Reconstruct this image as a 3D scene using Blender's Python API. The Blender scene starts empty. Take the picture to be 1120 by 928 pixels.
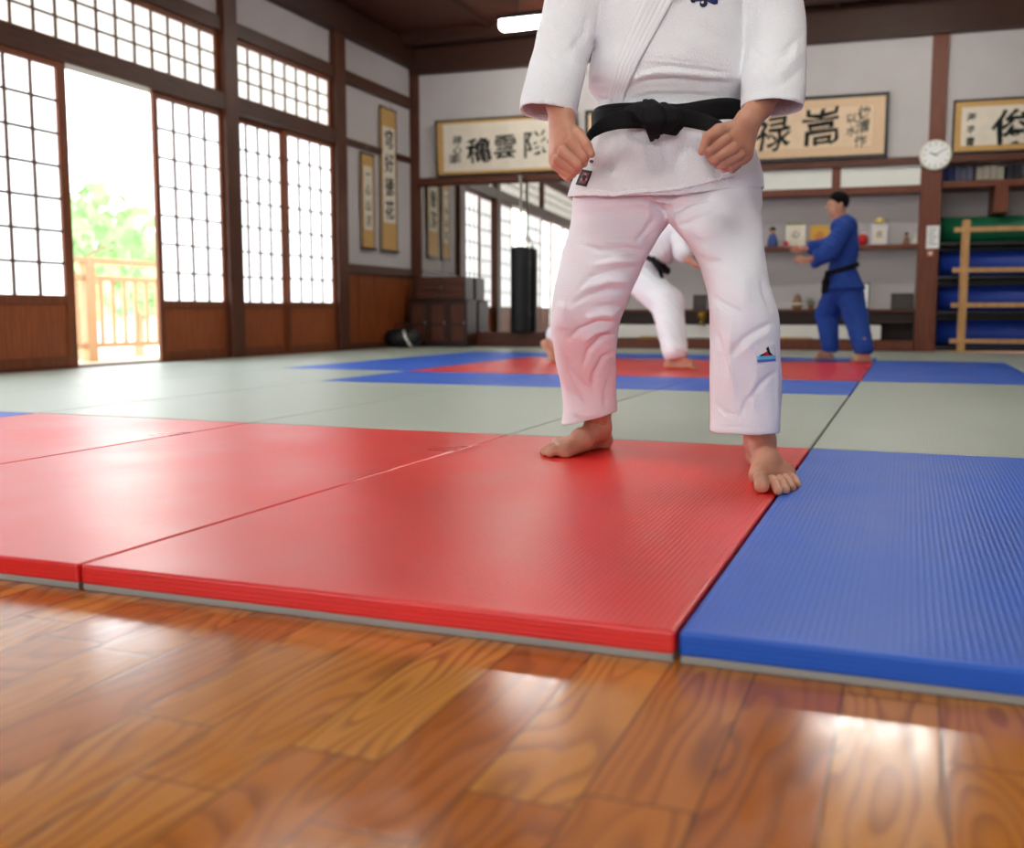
import bpy, bmesh, math, random
import numpy as np
from mathutils import Vector, Matrix
from mathutils.bvhtree import BVHTree
import openvdb

random.seed(7)
rng = np.random.default_rng(7)
SC = bpy.context.scene
COL = SC.collection
PI = math.pi

# ------------------------------------------------------------------ camera geometry
F = 1120.0; HZ = 343.0; TH = math.radians(21.1); PT = math.atan((464 - HZ) / F); CH = .475
fw = np.array([-math.sin(TH) * math.cos(PT), math.cos(TH) * math.cos(PT), -math.sin(PT)])
rt = np.array([math.cos(TH), math.sin(TH), 0.0]); up = np.cross(rt, fw)
fh = np.array([-math.sin(TH), math.cos(TH), 0.0])
CAM = np.array([0, 0, CH])
MT = .045                       # mat thickness

def ray(x, y): return fw + rt * ((x - 560) / F) - up * ((y - 464) / F)
def G(x, y, z=0.0):
    r = ray(x, y); return CAM + r * (z - CH) / r[2]
def Dp(x, y, d): return CAM + ray(x, y) * d
def proj(P):
    v = P - CAM; d = v @ fw
    return 560 + F * (v @ rt) / d, 464 - F * (v @ up) / d, d
def Lc(x, y, d):                # point in the (u right, v forward, z) frame
    p = Dp(x, y, d); return np.array([p @ rt, p @ fh, p[2]])
def toW(A):                     # (u,v,z) rows -> world rows
    A = np.asarray(A); return A[..., 0:1] * rt + A[..., 1:2] * fh + A[..., 2:3] * np.array([0, 0, 1.0])

# ------------------------------------------------------------------ materials
def hexc(h):
    h = h.lstrip('#'); c = [int(h[i:i + 2], 16) / 255 for i in (0, 2, 4)]
    return tuple(((v / 12.92) if v <= .04045 else ((v + .055) / 1.055) ** 2.4) for v in c) + (1,)

class NT:
    def __init__(s, name):
        s.m = bpy.data.materials.new(name); s.m.use_nodes = True
        s.t = s.m.node_tree; s.n = s.t.nodes; s.l = s.t.links
        s.b = s.n['Principled BSDF']
    def new(s, k, **kw):
        n = s.n.new(k)
        for a, v in kw.items(): setattr(n, a, v)
        return n
    def link(s, a, b): s.l.new(a, b)
    def val(s, sock, v):
        if hasattr(v, 'is_output') or isinstance(v, bpy.types.NodeSocket): s.l.new(v, sock)
        else: sock.default_value = v
    def math(s, op, a, b=0.0, c=None):
        n = s.new('ShaderNodeMath', operation=op); s.val(n.inputs[0], a); s.val(n.inputs[1], b)
        if c is not None: s.val(n.inputs[2], c)
        return n.outputs[0]
    def coords(s, kind='Object', scale=(1, 1, 1)):
        t = s.new('ShaderNodeTexCoord'); m = s.new('ShaderNodeMapping'); m.inputs['Scale'].default_value = scale
        s.link(t.outputs[kind], m.inputs[0]); return m.outputs[0]
    def noise(s, vec, scale=5, detail=2, rough=.5):
        n = s.new('ShaderNodeTexNoise'); s.link(vec, n.inputs['Vector'])
        n.inputs['Scale'].default_value = scale; n.inputs['Detail'].default_value = detail
        n.inputs['Roughness'].default_value = rough; return n.outputs[0]
    def ramp(s, fac, stops):
        r = s.new('ShaderNodeValToRGB'); s.link(fac, r.inputs[0]); e = r.color_ramp.elements
        while len(e) < len(stops): e.new(.5)
        for k, (p, c) in enumerate(stops): e[k].position = p; e[k].color = c if len(c) == 4 else tuple(c) + (1,)
        return r.outputs[0]
    def mix(s, f, a, b, mode='MIX'):
        n = s.new('ShaderNodeMix', data_type='RGBA', blend_type=mode)
        s.val(n.inputs[0], f); s.val(n.inputs[6], a); s.val(n.inputs[7], b); return n.outputs[2]
    def bump(s, h, strength=.3, dist=.002, normal=None):
        b = s.new('ShaderNodeBump'); s.link(h, b.inputs['Height'])
        b.inputs['Strength'].default_value = strength; b.inputs['Distance'].default_value = dist
        if normal is not None: s.link(normal, b.inputs['Normal'])
        if 'Filter Width' in b.inputs: b.inputs['Filter Width'].default_value = .1
        return b.outputs[0]
    def set(s, **kw):
        for k, v in kw.items():
            k = {'color': 'Base Color', 'rough': 'Roughness', 'metal': 'Metallic', 'normal': 'Normal', 'spec': 'Specular IOR Level',
                 'emis': 'Emission Color', 'estr': 'Emission Strength', 'trans': 'Transmission Weight', 'sub': 'Subsurface Weight',
                 'sheen': 'Sheen Weight', 'coat': 'Coat Weight', 'coatr': 'Coat Roughness'}[k]
            s.val(s.b.inputs[k], v)
        return s.m

def plain(name, hx, rough=.6, spec=.4, metal=0.0, var=.06, nscale=6):
    t = NT(name); c = hexc(hx); v = t.coords()
    n = t.noise(v, nscale, 3)
    lo = tuple(x * (1 - var) for x in c[:3]) + (1,); hi = tuple(min(1, x * (1 + var)) for x in c[:3]) + (1,)
    return t.set(color=t.ramp(n, [(.3, lo), (.7, hi)]), rough=rough, spec=spec, metal=metal)

def woodmat(name, dark, light, axis='z', rough=.5, scale=1.0, spec=.4):
    t = NT(name); s = {'x': (1.2, 14, 14), 'y': (14, 1.2, 14), 'z': (14, 14, 1.2)}[axis]
    v = t.coords('Object', tuple(q * scale for q in s))
    n = t.noise(v, 3.0, 5, .6); n2 = t.noise(t.coords(), 1.3, 2)
    f = t.math('ADD', t.math('MULTIPLY', n, .8), t.math('MULTIPLY', n2, .25))
    c = t.ramp(f, [(.32, hexc(dark)), (.68, hexc(light))])
    return t.set(color=c, rough=rough, spec=spec, normal=t.bump(n, .15, .002))

M = {}
M['wood_v'] = woodmat('dark_wood_upright', '#3a1b0d', '#5d3018')
M['wood_y'] = woodmat('dark_wood_along_wall', '#341a0e', '#552c17', 'y')
M['wood_x'] = woodmat('dark_wood_across', '#3c1c0e', '#602f17', 'x')
M['door_wood'] = woodmat('shoji_frame_wood', '#592b12', '#864521')
M['panel_wood'] = woodmat('lower_panel_wood', '#743615', '#9c5023')
M['wainscot'] = woodmat('wainscot_wood', '#6b3213', '#8f481d')
M['post_wood'] = woodmat('shelf_post_wood', '#53240f', '#743a1f')
M['ceiling_wood'] = woodmat('ceiling_wood', '#35160a', '#552510', 'x', .55)
M['beam_wood'] = woodmat('ceiling_beam_wood', '#2a130a', '#42200f', 'x', .55)
M['lattice'] = plain('lattice_bar', '#5e4030', .6)
M['cabinet'] = woodmat('cabinet_wood', '#221009', '#3b1b10', 'x', .4)
M['rack_wood'] = woodmat('pale_rack_wood', '#a57a48', '#c99b64', 'z', .5)
M['rail_wood'] = woodmat('balcony_wood', '#a8825c', '#bb9873', 'z', .6)
M['stick'] = plain('pale_stick', '#b48d5d', .5)
M['plaster'] = plain('white_plaster', '#bdb7b5', .85, .2, var=.03, nscale=3)
M['strip'] = plain('white_strip', '#dcddd4', .7, .2, var=.02)
M['whitebox'] = plain('white_cabinet', '#dddad3', .5, var=.02)
M['frame_black'] = plain('black_lacquer', '#171310', .35)
M['tan'] = plain('tan_silk', '#c39a5c', .7, var=.08, nscale=30)
M['tan2'] = plain('pale_tan_silk', '#d3b491', .7, var=.05, nscale=30)
M['paper'] = plain('aged_paper', '#d9cfbd', .8, .2, var=.05, nscale=8)
M['paper2'] = plain('aged_paper_warm', '#dcc3a4', .8, .2, var=.05, nscale=8)
M['ink'] = plain('black_ink', '#1b1d1a', .7, .2)
M['inkgrey'] = plain('grey_ink', '#4a4a45', .7, .2)
M['bag'] = plain('black_canvas', '#15171c', .55)
M['rope'] = plain('pale_rope', '#9a9484', .8)
M['black'] = plain('black_plastic', '#101112', .4)
M['white'] = plain('white_plastic', '#e6e6e2', .4)
M['cream'] = plain('cream_clock', '#dedac9', .4)
M['gold'] = plain('gold_card', '#c9992f', .45)
M['red'] = plain('red_lacquer', '#b8201f', .4)
M['bluecloth'] = plain('blue_doll_cloth', '#3a4f86', .7)
M['brownpot'] = plain('brown_pot', '#8a6a4c', .6)
M['green'] = plain('leaf_green', '#3d8a4c', .6)
M['darkpic'] = plain('dark_photo', '#3b332e', .5, var=.5, nscale=30)
M['bookblue'] = plain('blue_book', '#41559a', .6)
M['bookgrey'] = plain('grey_book', '#8288a0', .6)
M['bookdark'] = plain('dark_book', '#33363f', .6)
M['bookcream'] = plain('cream_book', '#d8d3bd', .6)
M['roll_green'] = plain('green_mat_roll', '#0c5a3a', .5, var=.1)
M['roll_blue'] = plain('blue_mat_roll', '#1d3a94', .5, var=.1)
M['metal'] = plain('steel', '#9a9a9c', .3, .5, 1.0)
M['hair'] = plain('black_hair', '#0d0a09', .75, .12, var=.3, nscale=60)
M['grey_foam'] = plain('grey_mat_base', '#9c9c94', .7)

def mirror_mat():
    t = NT('mirror_glass'); return t.set(color=(.74, .74, .70, 1), metal=1.0, rough=.012)
M['mirror'] = mirror_mat()

def emit(name, col, st, base=(.8, .8, .8, 1)):
    t = NT(name); n = t.noise(t.coords(), 2.0, 2)
    e = t.mix(n, tuple(c * .93 for c in col) + (1,), tuple(col) + (1,))
    return t.set(color=base, rough=.9, emis=e, estr=st, spec=.1)
M['shoji'] = emit('shoji_paper_daylit', (.93, .98, 1.0), .88)
M['shoji_dim'] = emit('shoji_paper_transom', (.98, .97, .90), .50)
M['shoji_back'] = emit('added_rear_fill_paper', (.95, .98, 1.0), 2.7)  # glow of the added rear windows, front fill for the man
M['lamp'] = emit('fluorescent_diffuser', (1, .99, .92), 19.0)
M['shoji_side_fill'] = emit('boosted_side_fill_paper', (.93, .98, 1.0), 2.6)  # glow boosted on unseen panels to light the man from the left

def tatami(name, hx, spec=.46, rough=.36):
    t = NT(name); tc = t.new('ShaderNodeTexCoord'); sp = t.new('ShaderNodeSeparateXYZ'); t.link(tc.outputs['Object'], sp.inputs[0])
    x, y, z = sp.outputs
    nz = t.noise(t.coords('Object', (1, 1, 1)), 3.0, 2)
    xs = t.math('ADD', x, t.math('MULTIPLY', nz, .004))
    rib = t.math('SINE', t.math('MULTIPLY', xs, 2 * PI / .0105))
    rib2 = t.math('SINE', t.math('MULTIPLY', y, 2 * PI / .0065))
    grain = t.noise(t.coords('Object', (1, .5, 1)), 260, 2)
    h = t.math('ADD', t.math('MULTIPLY', rib, .45), t.math('MULTIPLY', rib2, .04))
    ge = t.new('ShaderNodeNewGeometry'); sg = t.new('ShaderNodeSeparateXYZ'); t.link(ge.outputs['True Normal'], sg.inputs[0])
    top = t.math('GREATER_THAN', sg.outputs[2], .7)
    lay = t.math('MULTIPLY', t.math('SINE', t.math('MULTIPLY', t.math('ADD', z, t.math('MULTIPLY', nz, .004)), 2 * PI / .008)), t.math('SUBTRACT', 1.0, top))
    h = t.math('ADD', t.math('MULTIPLY', h, top), t.math('MULTIPLY', lay, .25))
    h = t.math('ADD', h, t.math('MULTIPLY', grain, .9))
    c = hexc(hx); n2 = t.noise(t.coords(), 2.2, 4)
    lo = tuple(q * .93 for q in c[:3]) + (1,); hi = tuple(min(1, q * 1.07) for q in c[:3]) + (1,)
    r = t.ramp(n2, [(.3, (rough - .04,) * 3), (.7, (rough + .06,) * 3)])
    return t.set(color=t.ramp(n2, [(.3, lo), (.7, hi)]), rough=r, spec=spec, normal=t.bump(h, .45, .0009))
M['mat_red'] = tatami('red_mat_vinyl', '#e2211f', .62, rough=.31)
M['mat_blue'] = tatami('blue_mat_vinyl', '#1d5cc8', .34, rough=.42)
M['mat_grey'] = tatami('grey_green_mat_vinyl', '#a9b2a5', .52, rough=.38)

def floor_mat():
    t = NT('varnished_plank_floor'); tc = t.new('ShaderNodeTexCoord'); sp = t.new('ShaderNodeSeparateXYZ'); t.link(tc.outputs['Object'], sp.inputs[0])
    x, y, z = sp.outputs; W = .112; LEN = .95
    xi = t.math('DIVIDE', t.math('ADD', x, .284 + 20 * W), W)
    i = t.math('FLOOR', xi); fx = t.math('FRACT', xi)
    wn = t.new('ShaderNodeTexWhiteNoise', noise_dimensions='1D'); t.link(i, wn.inputs['W'])
    yo = t.math('ADD', t.math('DIVIDE', y, LEN), t.math('MULTIPLY', wn.outputs['Value'], 7.3))
    j = t.math('FLOOR', yo); fy = t.math('FRACT', yo)
    cb = t.new('ShaderNodeCombineXYZ'); t.link(i, cb.inputs[0]); t.link(j, cb.inputs[1])
    w2 = t.new('ShaderNodeTexWhiteNoise', noise_dimensions='2D'); t.link(cb.outputs[0], w2.inputs['Vector'])
    rnd = w2.outputs['Value']
    # cathedral grain : contours of a stretched noise, offset per board
    v = t.new('ShaderNodeCombineXYZ')
    t.link(t.math('ADD', t.math('MULTIPLY', x, 7.5), t.math('MULTIPLY', rnd, 37.0)), v.inputs[0])
    t.link(t.math('ADD', t.math('MULTIPLY', y, 1.5), t.math('MULTIPLY', rnd, 91.0)), v.inputs[1])
    t.link(t.math('MULTIPLY', rnd, 13.0), v.inputs[2])
    n = t.noise(v.outputs[0], 1.0, 1.6, .4)
    ring = t.math('FRACT', t.math('MULTIPLY', n, 19.0))
    line = t.ramp(ring, [(0, (0, 0, 0)), (.45, (.12,) * 3), (.78, (.9,) * 3), (.88, (.95,) * 3), (1.0, (0, 0, 0))])
    v2 = t.coords('Object', (60, 3.0, 1)); fib = t.noise(v2, 3.0, 4, .6)
    base = t.ramp(rnd, [(0, hexc('#b7621f')), (.5, hexc('#cb7c2c')), (1, hexc('#da923e'))])
    gm = t.ramp(t.noise(t.coords('Object', (3, 1, 1)), 2.5, 2), [(.35, (.30,) * 3), (.62, (.85,) * 3)])
    c = t.mix(t.math('MULTIPLY', line, gm), base, hexc('#6e2f12'))
    c = t.mix(t.math('MULTIPLY', fib, .35), c, hexc('#8a4a1c'))
    big = t.noise(t.coords('Object', (2, 1, 1)), 2.0, 2)
    c = t.mix(t.math('MULTIPLY', big, .3), c, hexc('#c08440'))
    ex = t.math('MINIMUM', fx, t.math('SUBTRACT', 1, fx)); ey = t.math('MULTIPLY', t.math('MINIMUM', fy, t.math('SUBTRACT', 1, fy)), LEN / W)
    e = t.math('MINIMUM', ex, ey)
    gap = t.ramp(e, [(0, (1, 1, 1)), (.012, (.8,) * 3), (.022, (0, 0, 0))])
    c = t.mix(t.math('MULTIPLY', gap, .7), c, hexc('#3c200f'))
    bev = t.ramp(e, [(0, (0, 0, 0)), (.04, (1, 1, 1))])
    h = t.math('ADD', t.math('MULTIPLY', bev, .18), t.math('MULTIPLY', fib, .06))
    h = t.math('ADD', h, t.math('MULTIPLY', t.noise(t.coords('Object', (2.5, 1, 1)), 5, 1), .2))
    rr = t.ramp(t.noise(t.coords('Object', (12, 3, 1)), 4, 4), [(.3, (.13,) * 3), (.7, (.22,) * 3)])
    return t.set(color=c, rough=rr, spec=.42, normal=t.bump(h, .35, .0016))
M['floor'] = floor_mat()

def cloth(name, hx, kind='weave', rough=.85, sheen=.0, amp=1.0):
    t = NT(name); c = hexc(hx)
    tc = t.new('ShaderNodeTexCoord'); sp = t.new('ShaderNodeSeparateXYZ'); t.link(tc.outputs['Object'], sp.inputs[0])
    x, y, z = sp.outputs
    if kind == 'rice':
        vor = t.new('ShaderNodeTexVoronoi'); vor.inputs['Scale'].default_value = 230
        t.link(t.coords('Object', (1, 1, .62)), vor.inputs['Vector']); h = vor.outputs['Distance']
        h = t.math('ADD', h, t.math('MULTIPLY', t.noise(t.coords(), 90, 3), .5)); st, ds = .9 * amp, .0018
    else:
        a = t.math('SINE', t.math('MULTIPLY', z, 2 * PI / .0042)); b = t.math('SINE', t.math('MULTIPLY', t.math('ADD', x, t.math('MULTIPLY', y, .7)), 2 * PI / .0042))
        h = t.math('ADD', t.math('MULTIPLY', t.math('ADD', a, b), .3), t.math('MULTIPLY', t.noise(t.coords(), 220, 3), .8)); st, ds = .35 * amp, .0012
    n = t.noise(t.coords(), 7, 4)
    lo = tuple(q * .95 for q in c[:3]) + (1,)
    return t.set(color=t.ramp(n, [(.3, lo), (.7, c)]), rough=rough, spec=.2, sheen=sheen, normal=t.bump(h, st, ds))
M['gi_jacket'] = cloth('white_rice_weave_cotton', '#eceff3', 'rice')
M['gi_trouser'] = cloth('white_drill_cotton', '#eef0f6', 'weave')
M['gi_lapel'] = cloth('white_lapel_cotton', '#eceff3', 'weave', amp=.6)
M['belt'] = cloth('black_belt_cotton', '#0d0d0f', 'weave', .7)
M['gi_blue'] = cloth('blue_gi_cotton', '#294894', 'weave')

def skin_mat(name='skin', hx='#c8957b'):
    t = NT(name); n = t.noise(t.coords(), 18, 4); n2 = t.noise(t.coords(), 300, 3)
    c = hexc(hx); a = tuple(q * m for q, m in zip(c[:3], (.86, .74, .70))) + (1,)
    t.b.inputs['Subsurface Radius'].default_value = (.012, .004, .002); t.b.inputs['Subsurface Scale'].default_value = 1.0
    return t.set(color=t.ramp(n, [(.3, a), (.65, c)]), rough=.5, spec=.4, sub=.12, normal=t.bump(n2, .25, .0008))
M['skin'] = skin_mat()
M['nail'] = plain('toenail', '#dba993', .35)
M['lip'] = plain('lip', '#a5645a', .5)
M['leaf'] = plain('tree_leaf', '#9cb883', .8, .1, var=.25, nscale=1.5)
M['bark'] = plain('tree_bark', '#9b8468', .9)
M['earth'] = plain('pale_earth', '#dcdccf', .9)
M['house'] = plain('pale_house_wall', '#e9e9e4', .9)
M['houseroof'] = plain('grey_house_roof', '#7f8588', .9)

# ------------------------------------------------------------------ object helpers
def link(o, parent=None):
    COL.objects.link(o)
    if parent is not None: o.parent = parent
    return o
def tag(o, label=None, cat=None, group=None, kind=None):
    if label: o['label'] = label
    if cat: o['category'] = cat
    if group: o['group'] = group
    if kind: o['kind'] = kind
    return o
def thing(name, label, cat, loc=(0, 0, 0), rz=0, group=None):
    o = bpy.data.objects.new(name, None); o.empty_display_size = .1
    o.location = loc; o.rotation_euler = (0, 0, rz); link(o)
    return tag(o, label, cat, group)
def dup(root, loc, rz, label, group=None):
    def cp(o, par):
        c = o.copy(); link(c, par)
        for ch in [q for q in bpy.data.objects if q.parent == o]: cp(ch, c)
        return c
    r = cp(root, None); r.location = loc; r.rotation_euler = (0, 0, rz); r['label'] = label
    if group: r['group'] = group
    return r

class MB:
    def __init__(s): s.v = []; s.f = []; s.mi = []; s.k = 0; s.X = Matrix()
    def use(s, k): s.k = k; return s
    def add(s, vs, fs):
        o = len(s.v); s.v += [tuple(s.X @ Vector(v)) for v in vs]
        s.f += [tuple(i + o for i in f) for f in fs]; s.mi += [s.k] * len(fs); return s
    def box(s, x0, x1, y0, y1, z0, z1):
        vs = [(x, y, z) for z in (z0, z1) for y in (y0, y1) for x in (x0, x1)]
        return s.add(vs, [(0, 2, 3, 1), (4, 5, 7, 6), (0, 1, 5, 4), (2, 6, 7, 3), (0, 4, 6, 2), (1, 3, 7, 5)])
    def tube(s, pts, rad, n=12, cap=True):
        pts = [Vector(p) for p in pts]; rs = rad if isinstance(rad, (list, tuple)) else [rad] * len(pts)
        vs = []; fs = []; prev = None
        for i, p in enumerate(pts):
            d = (pts[min(i + 1, len(pts) - 1)] - pts[max(i - 1, 0)]).normalized()
            if prev is None: a = d.orthogonal().normalized()
            else: a = (prev - d * prev.dot(d)).normalized()
            prev = a; b = d.cross(a)
            for k in range(n):
                t = 2 * PI * k / n; vs.append(tuple(p + (a * math.cos(t) + b * math.sin(t)) * rs[i]))
        for i in range(len(pts) - 1):
            for k in range(n):
                q = (k + 1) % n; fs.append((i * n + k, i * n + q, (i + 1) * n + q, (i + 1) * n + k))
        if cap: fs.append(tuple(range(n))[::-1]); fs.append(tuple((len(pts) - 1) * n + k for k in range(n)))
        return s.add(vs, fs)
    def lathe(s, prof, cx=0, cy=0, n=24):
        vs = []; fs = []
        for r, z in prof:
            for k in range(n): t = 2 * PI * k / n; vs.append((cx + r * math.cos(t), cy + r * math.sin(t), z))
        for i in range(len(prof) - 1):
            for k in range(n):
                q = (k + 1) % n; fs.append((i * n + k, i * n + q, (i + 1) * n + q, (i + 1) * n + k))
        fs.append(tuple(range(n))[::-1]); fs.append(tuple((len(prof) - 1) * n + k for k in range(n)))
        return s.add(vs, fs)
    def build(s, name, mats, parent=None, loc=None, rz=None, smooth=False, bevel=0, kind=None, seg=2):
        me = bpy.data.meshes.new(name); me.from_pydata(s.v, [], s.f)
        if not isinstance(mats, (list, tuple)): mats = [mats]
        for m in mats: me.materials.append(m)
        me.polygons.foreach_set('material_index', s.mi)
        if smooth: me.polygons.foreach_set('use_smooth', [True] * len(s.f))
        me.update()
        bm = bmesh.new(); bm.from_mesh(me); bmesh.ops.recalc_face_normals(bm, faces=bm.faces[:]); bm.to_mesh(me); bm.free()
        o = bpy.data.objects.new(name, me); link(o, parent)
        if loc is not None: o.location = loc
        if rz is not None: o.rotation_euler = (0, 0, rz)
        if bevel:
            b = o.modifiers.new('b', 'BEVEL'); b.width = bevel; b.segments = seg; b.limit_method = 'ANGLE'
        if kind: o['kind'] = kind
        return o

def raw_mesh(name, verts, faces, mats, parent=None, origin=None, smooth=True, midx=None):
    verts = np.asarray(verts, dtype=float)
    if origin is not None: verts = verts - np.asarray(origin)
    me = bpy.data.meshes.new(name); me.from_pydata(verts.tolist(), [], [tuple(int(i) for i in f) for f in faces])
    if not isinstance(mats, (list, tuple)): mats = [mats]
    for m in mats: me.materials.append(m)
    if smooth: me.polygons.foreach_set('use_smooth', [True] * len(me.polygons))
    if midx is not None: me.polygons.foreach_set('material_index', [int(i) for i in midx])
    me.update(); o = bpy.data.objects.new(name, me); link(o, parent); return o

# ------------------------------------------------------------------ signed-distance modelling
def smin(a, b, k):
    h = np.clip(.5 + .5 * (b - a) / k, 0, 1); return b * (1 - h) + a * h - k * h * (1 - h)
def smax(a, b, k): return -smin(-a, -b, k)
def cone(P, a, b, ra, rb):
    a = np.asarray(a, float); b = np.asarray(b, float); ab = b - a; L2 = max(1e-12, ab @ ab)
    X, Y, Z = P
    t = np.clip(((X - a[0]) * ab[0] + (Y - a[1]) * ab[1] + (Z - a[2]) * ab[2]) / L2, 0, 1)
    return np.sqrt((X - a[0] - t * ab[0]) ** 2 + (Y - a[1] - t * ab[1]) ** 2 + (Z - a[2] - t * ab[2]) ** 2) - (ra + (rb - ra) * t)
def chain(P, pts, rs, k=.004):
    d = None
    for i in range(len(pts) - 1):
        c = cone(P, pts[i], pts[i + 1], rs[i], rs[i + 1]); d = c if d is None else smin(d, c, k)
    return d
def ell(P, c, r, rot=None):
    q = [P[0] - c[0], P[1] - c[1], P[2] - c[2]]
    if rot is not None: q = [rot[i][0] * q[0] + rot[i][1] * q[1] + rot[i][2] * q[2] for i in range(3)]
    k = np.sqrt((q[0] / r[0]) ** 2 + (q[1] / r[1]) ** 2 + (q[2] / r[2]) ** 2)
    return (k - 1) * min(r)
def rows(P, Z, C, RX, RY, p=2.0, cap=True):
    """stack of horizontal superellipse slices; Z increasing"""
    z = P[2]; o = np.argsort(Z); Z = np.array(Z)[o]; C = np.array(C)[o]; RX = np.array(RX)[o]; RY = np.array(RY)[o]
    def cr(y):   # smooth interpolation
        zz = np.linspace(Z[0], Z[-1], 200); yy = np.interp(zz, Z, y); kk = np.ones(13) / 13
        pad = np.concatenate([np.full(6, yy[0]), yy, np.full(6, yy[-1])]); ys = np.convolve(pad, kk, 'valid')
        return np.interp(z, zz, ys)
    cu, cv, rx, ry = cr(C[:, 0]), cr(C[:, 1]), cr(RX), cr(RY)
    k = (np.abs((P[0] - cu) / rx) ** p + np.abs((P[1] - cv) / ry) ** p) ** (1 / p)
    d = (k - 1) * np.minimum(rx, ry)
    if cap: d = smax(d, np.maximum(Z[0] - z, z - Z[-1]), .006)
    return d
def pxrows(R, ryk=None):
    """R rows: (y, xl, xr, depth, ry). -> arrays for rows()"""
    Z = []; C = []; RX = []; RY = []
    for (y, xl, xr, d, ry) in R:
        c = Lc((xl + xr) / 2, y, d); Z.append(c[2]); C.append((c[0], c[1])); RX.append((xr - xl) / 2 * d / F); RY.append(ry)
    return Z, C, RX, RY
def surf(f, lo, hi, vox):
    lo = np.array(lo, float); hi = np.array(hi, float); n = np.ceil((hi - lo) / vox).astype(int) + 1
    xs = lo[0] + vox * np.arange(n[0]); ys = lo[1] + vox * np.arange(n[1]); zs = lo[2] + vox * np.arange(n[2])
    A = np.empty(n, dtype=np.float32); st = max(1, int(6e5 / (n[0] * n[1])))
    for k in range(0, n[2], st):
        zz = zs[k:k + st]; X, Y, Z = np.meshgrid(xs, ys, zz, indexing='ij')
        A[:, :, k:k + st] = f((X, Y, Z))
    bg = 3 * vox; A = np.clip(A, -bg, bg)
    A[0] = A[-1] = bg; A[:, 0] = A[:, -1] = bg; A[:, :, 0] = A[:, :, -1] = bg
    g = openvdb.FloatGrid(float(bg)); g.copyFromArray(A)
    P, Q = g.convertToQuads(0.0) if True else None
    P = np.asarray(P) * vox + lo; Q = np.asarray(Q)
    # orientation
    a, b, c = P[Q[:, 0]], P[Q[:, 1]], P[Q[:, 2]]; nrm = np.cross(b - a, c - a)
    vol = np.einsum('ij,ij->i', a - P.mean(0), nrm).sum()
    if vol < 0: Q = Q[:, ::-1]
    return P, Q
def vnormals(P, Q):
    n = np.cross(P[Q[:, 2]] - P[Q[:, 0]], P[Q[:, 3]] - P[Q[:, 1]]); N = np.zeros_like(P)
    for k in range(4): np.add.at(N, Q[:, k], n)
    return N / np.maximum(1e-12, np.linalg.norm(N, axis=1))[:, None]
def relax(P, Q, it=2, w=.5):
    for _ in range(it):
        S = np.zeros_like(P); C = np.zeros(len(P))
        for k in range(4):
            np.add.at(S, Q[:, k], P[Q[:, (k + 1) % 4]] + P[Q[:, (k + 3) % 4]]); np.add.at(C, Q[:, k], 2)
        P = P * (1 - w) + w * S / np.maximum(C, 1)[:, None]
    return P
def strokes(P, Q, ST, facing=True):
    """cloth folds: each stroke is (pixel polyline, height m, width px). Displaces along the normal."""
    W = toW(P); x, y, d = proj(W); N = vnormals(P, Q)
    view = W - CAM; view /= np.linalg.norm(view, axis=1)[:, None]; NW = toW(N)
    face = np.clip(-(NW * view).sum(1) * 1.6, 0, 1) if facing else np.ones(len(P))
    D = np.zeros(len(P))
    for pts, h, w in ST:
        best = np.full(len(P), 1e9); tt = np.zeros(len(P)); L = 0; seg = []
        for a, b in zip(pts[:-1], pts[1:]): seg.append(math.dist(a, b))
        tot = sum(seg); acc = 0
        for (a, b), sl in zip(zip(pts[:-1], pts[1:]), seg):
            ax, ay = a; bx, by = b; dx, dy = bx - ax, by - ay; L2 = dx * dx + dy * dy + 1e-9
            t = np.clip(((x - ax) * dx + (y - ay) * dy) / L2, 0, 1)
            q = np.hypot(x - ax - t * dx, y - ay - t * dy); m = q < best
            best[m] = q[m]; tt[m] = (acc + t[m] * sl) / tot; acc += sl
        taper = np.clip(np.sin(np.clip(tt, 0.04, .96) * PI) * 1.5, 0, 1)
        D += h * taper * np.exp(-(best / w) ** 2)
    return P + N * (D * face)[:, None]

# ================================================================== THE ROOM
LX = -6.2; RX_ = 3.4; YB = -4.0
BA = math.radians(3); BO = Vector((LX, 12.45, 0))
bX = np.array([math.cos(BA), math.sin(BA), 0]); bN = np.array([math.sin(BA), -math.cos(BA), 0])   # along wall, into room
def BW(px, py, t=0.0):          # where the sight line meets the back wall plane, t metres in front of it -> (s, z)
    o = np.array(BO) + bN * t; r = ray(px, py); p = CAM + r * (np.dot(o - CAM, bN) / np.dot(r, bN))
    return float((p - np.array(BO)) @ bX), float(p[2])
def BP(s, t, z=0.0): return tuple(np.array(BO) + bX * s + bN * t + np.array([0, 0, z]))

def st(name, mb, mats, **kw): return mb.build(name, mats, kind='structure', **kw)
def stB(name, mb, mats, **kw): return mb.build(name, mats, loc=BO, rz=BA, kind='structure', **kw)

st('floor', MB().box(LX - .05, RX_, YB, 13.4, -.12, 0), M['floor'])
st('ceiling', MB().box(-7.3, RX_ + .1, YB - .1, 13.6, 3.98, 4.1), M['ceiling_wood'])
# ceiling beams
k = 0
for y in (-2.2, 0.2, 2.6, 5.0, 7.4, 9.8, 12.0):
    k += 1; st('trim_ceiling_beam', MB().box(LX, RX_, y - .08, y + .08, 3.84, 3.98), M['beam_wood'])
for x in (-4.9, -2.9, -.9, 1.1):
    st('trim_ceiling_batten', MB().box(x - .03, x + .03, YB, 12.9, 3.93, 3.98), M['beam_wood'])

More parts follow.
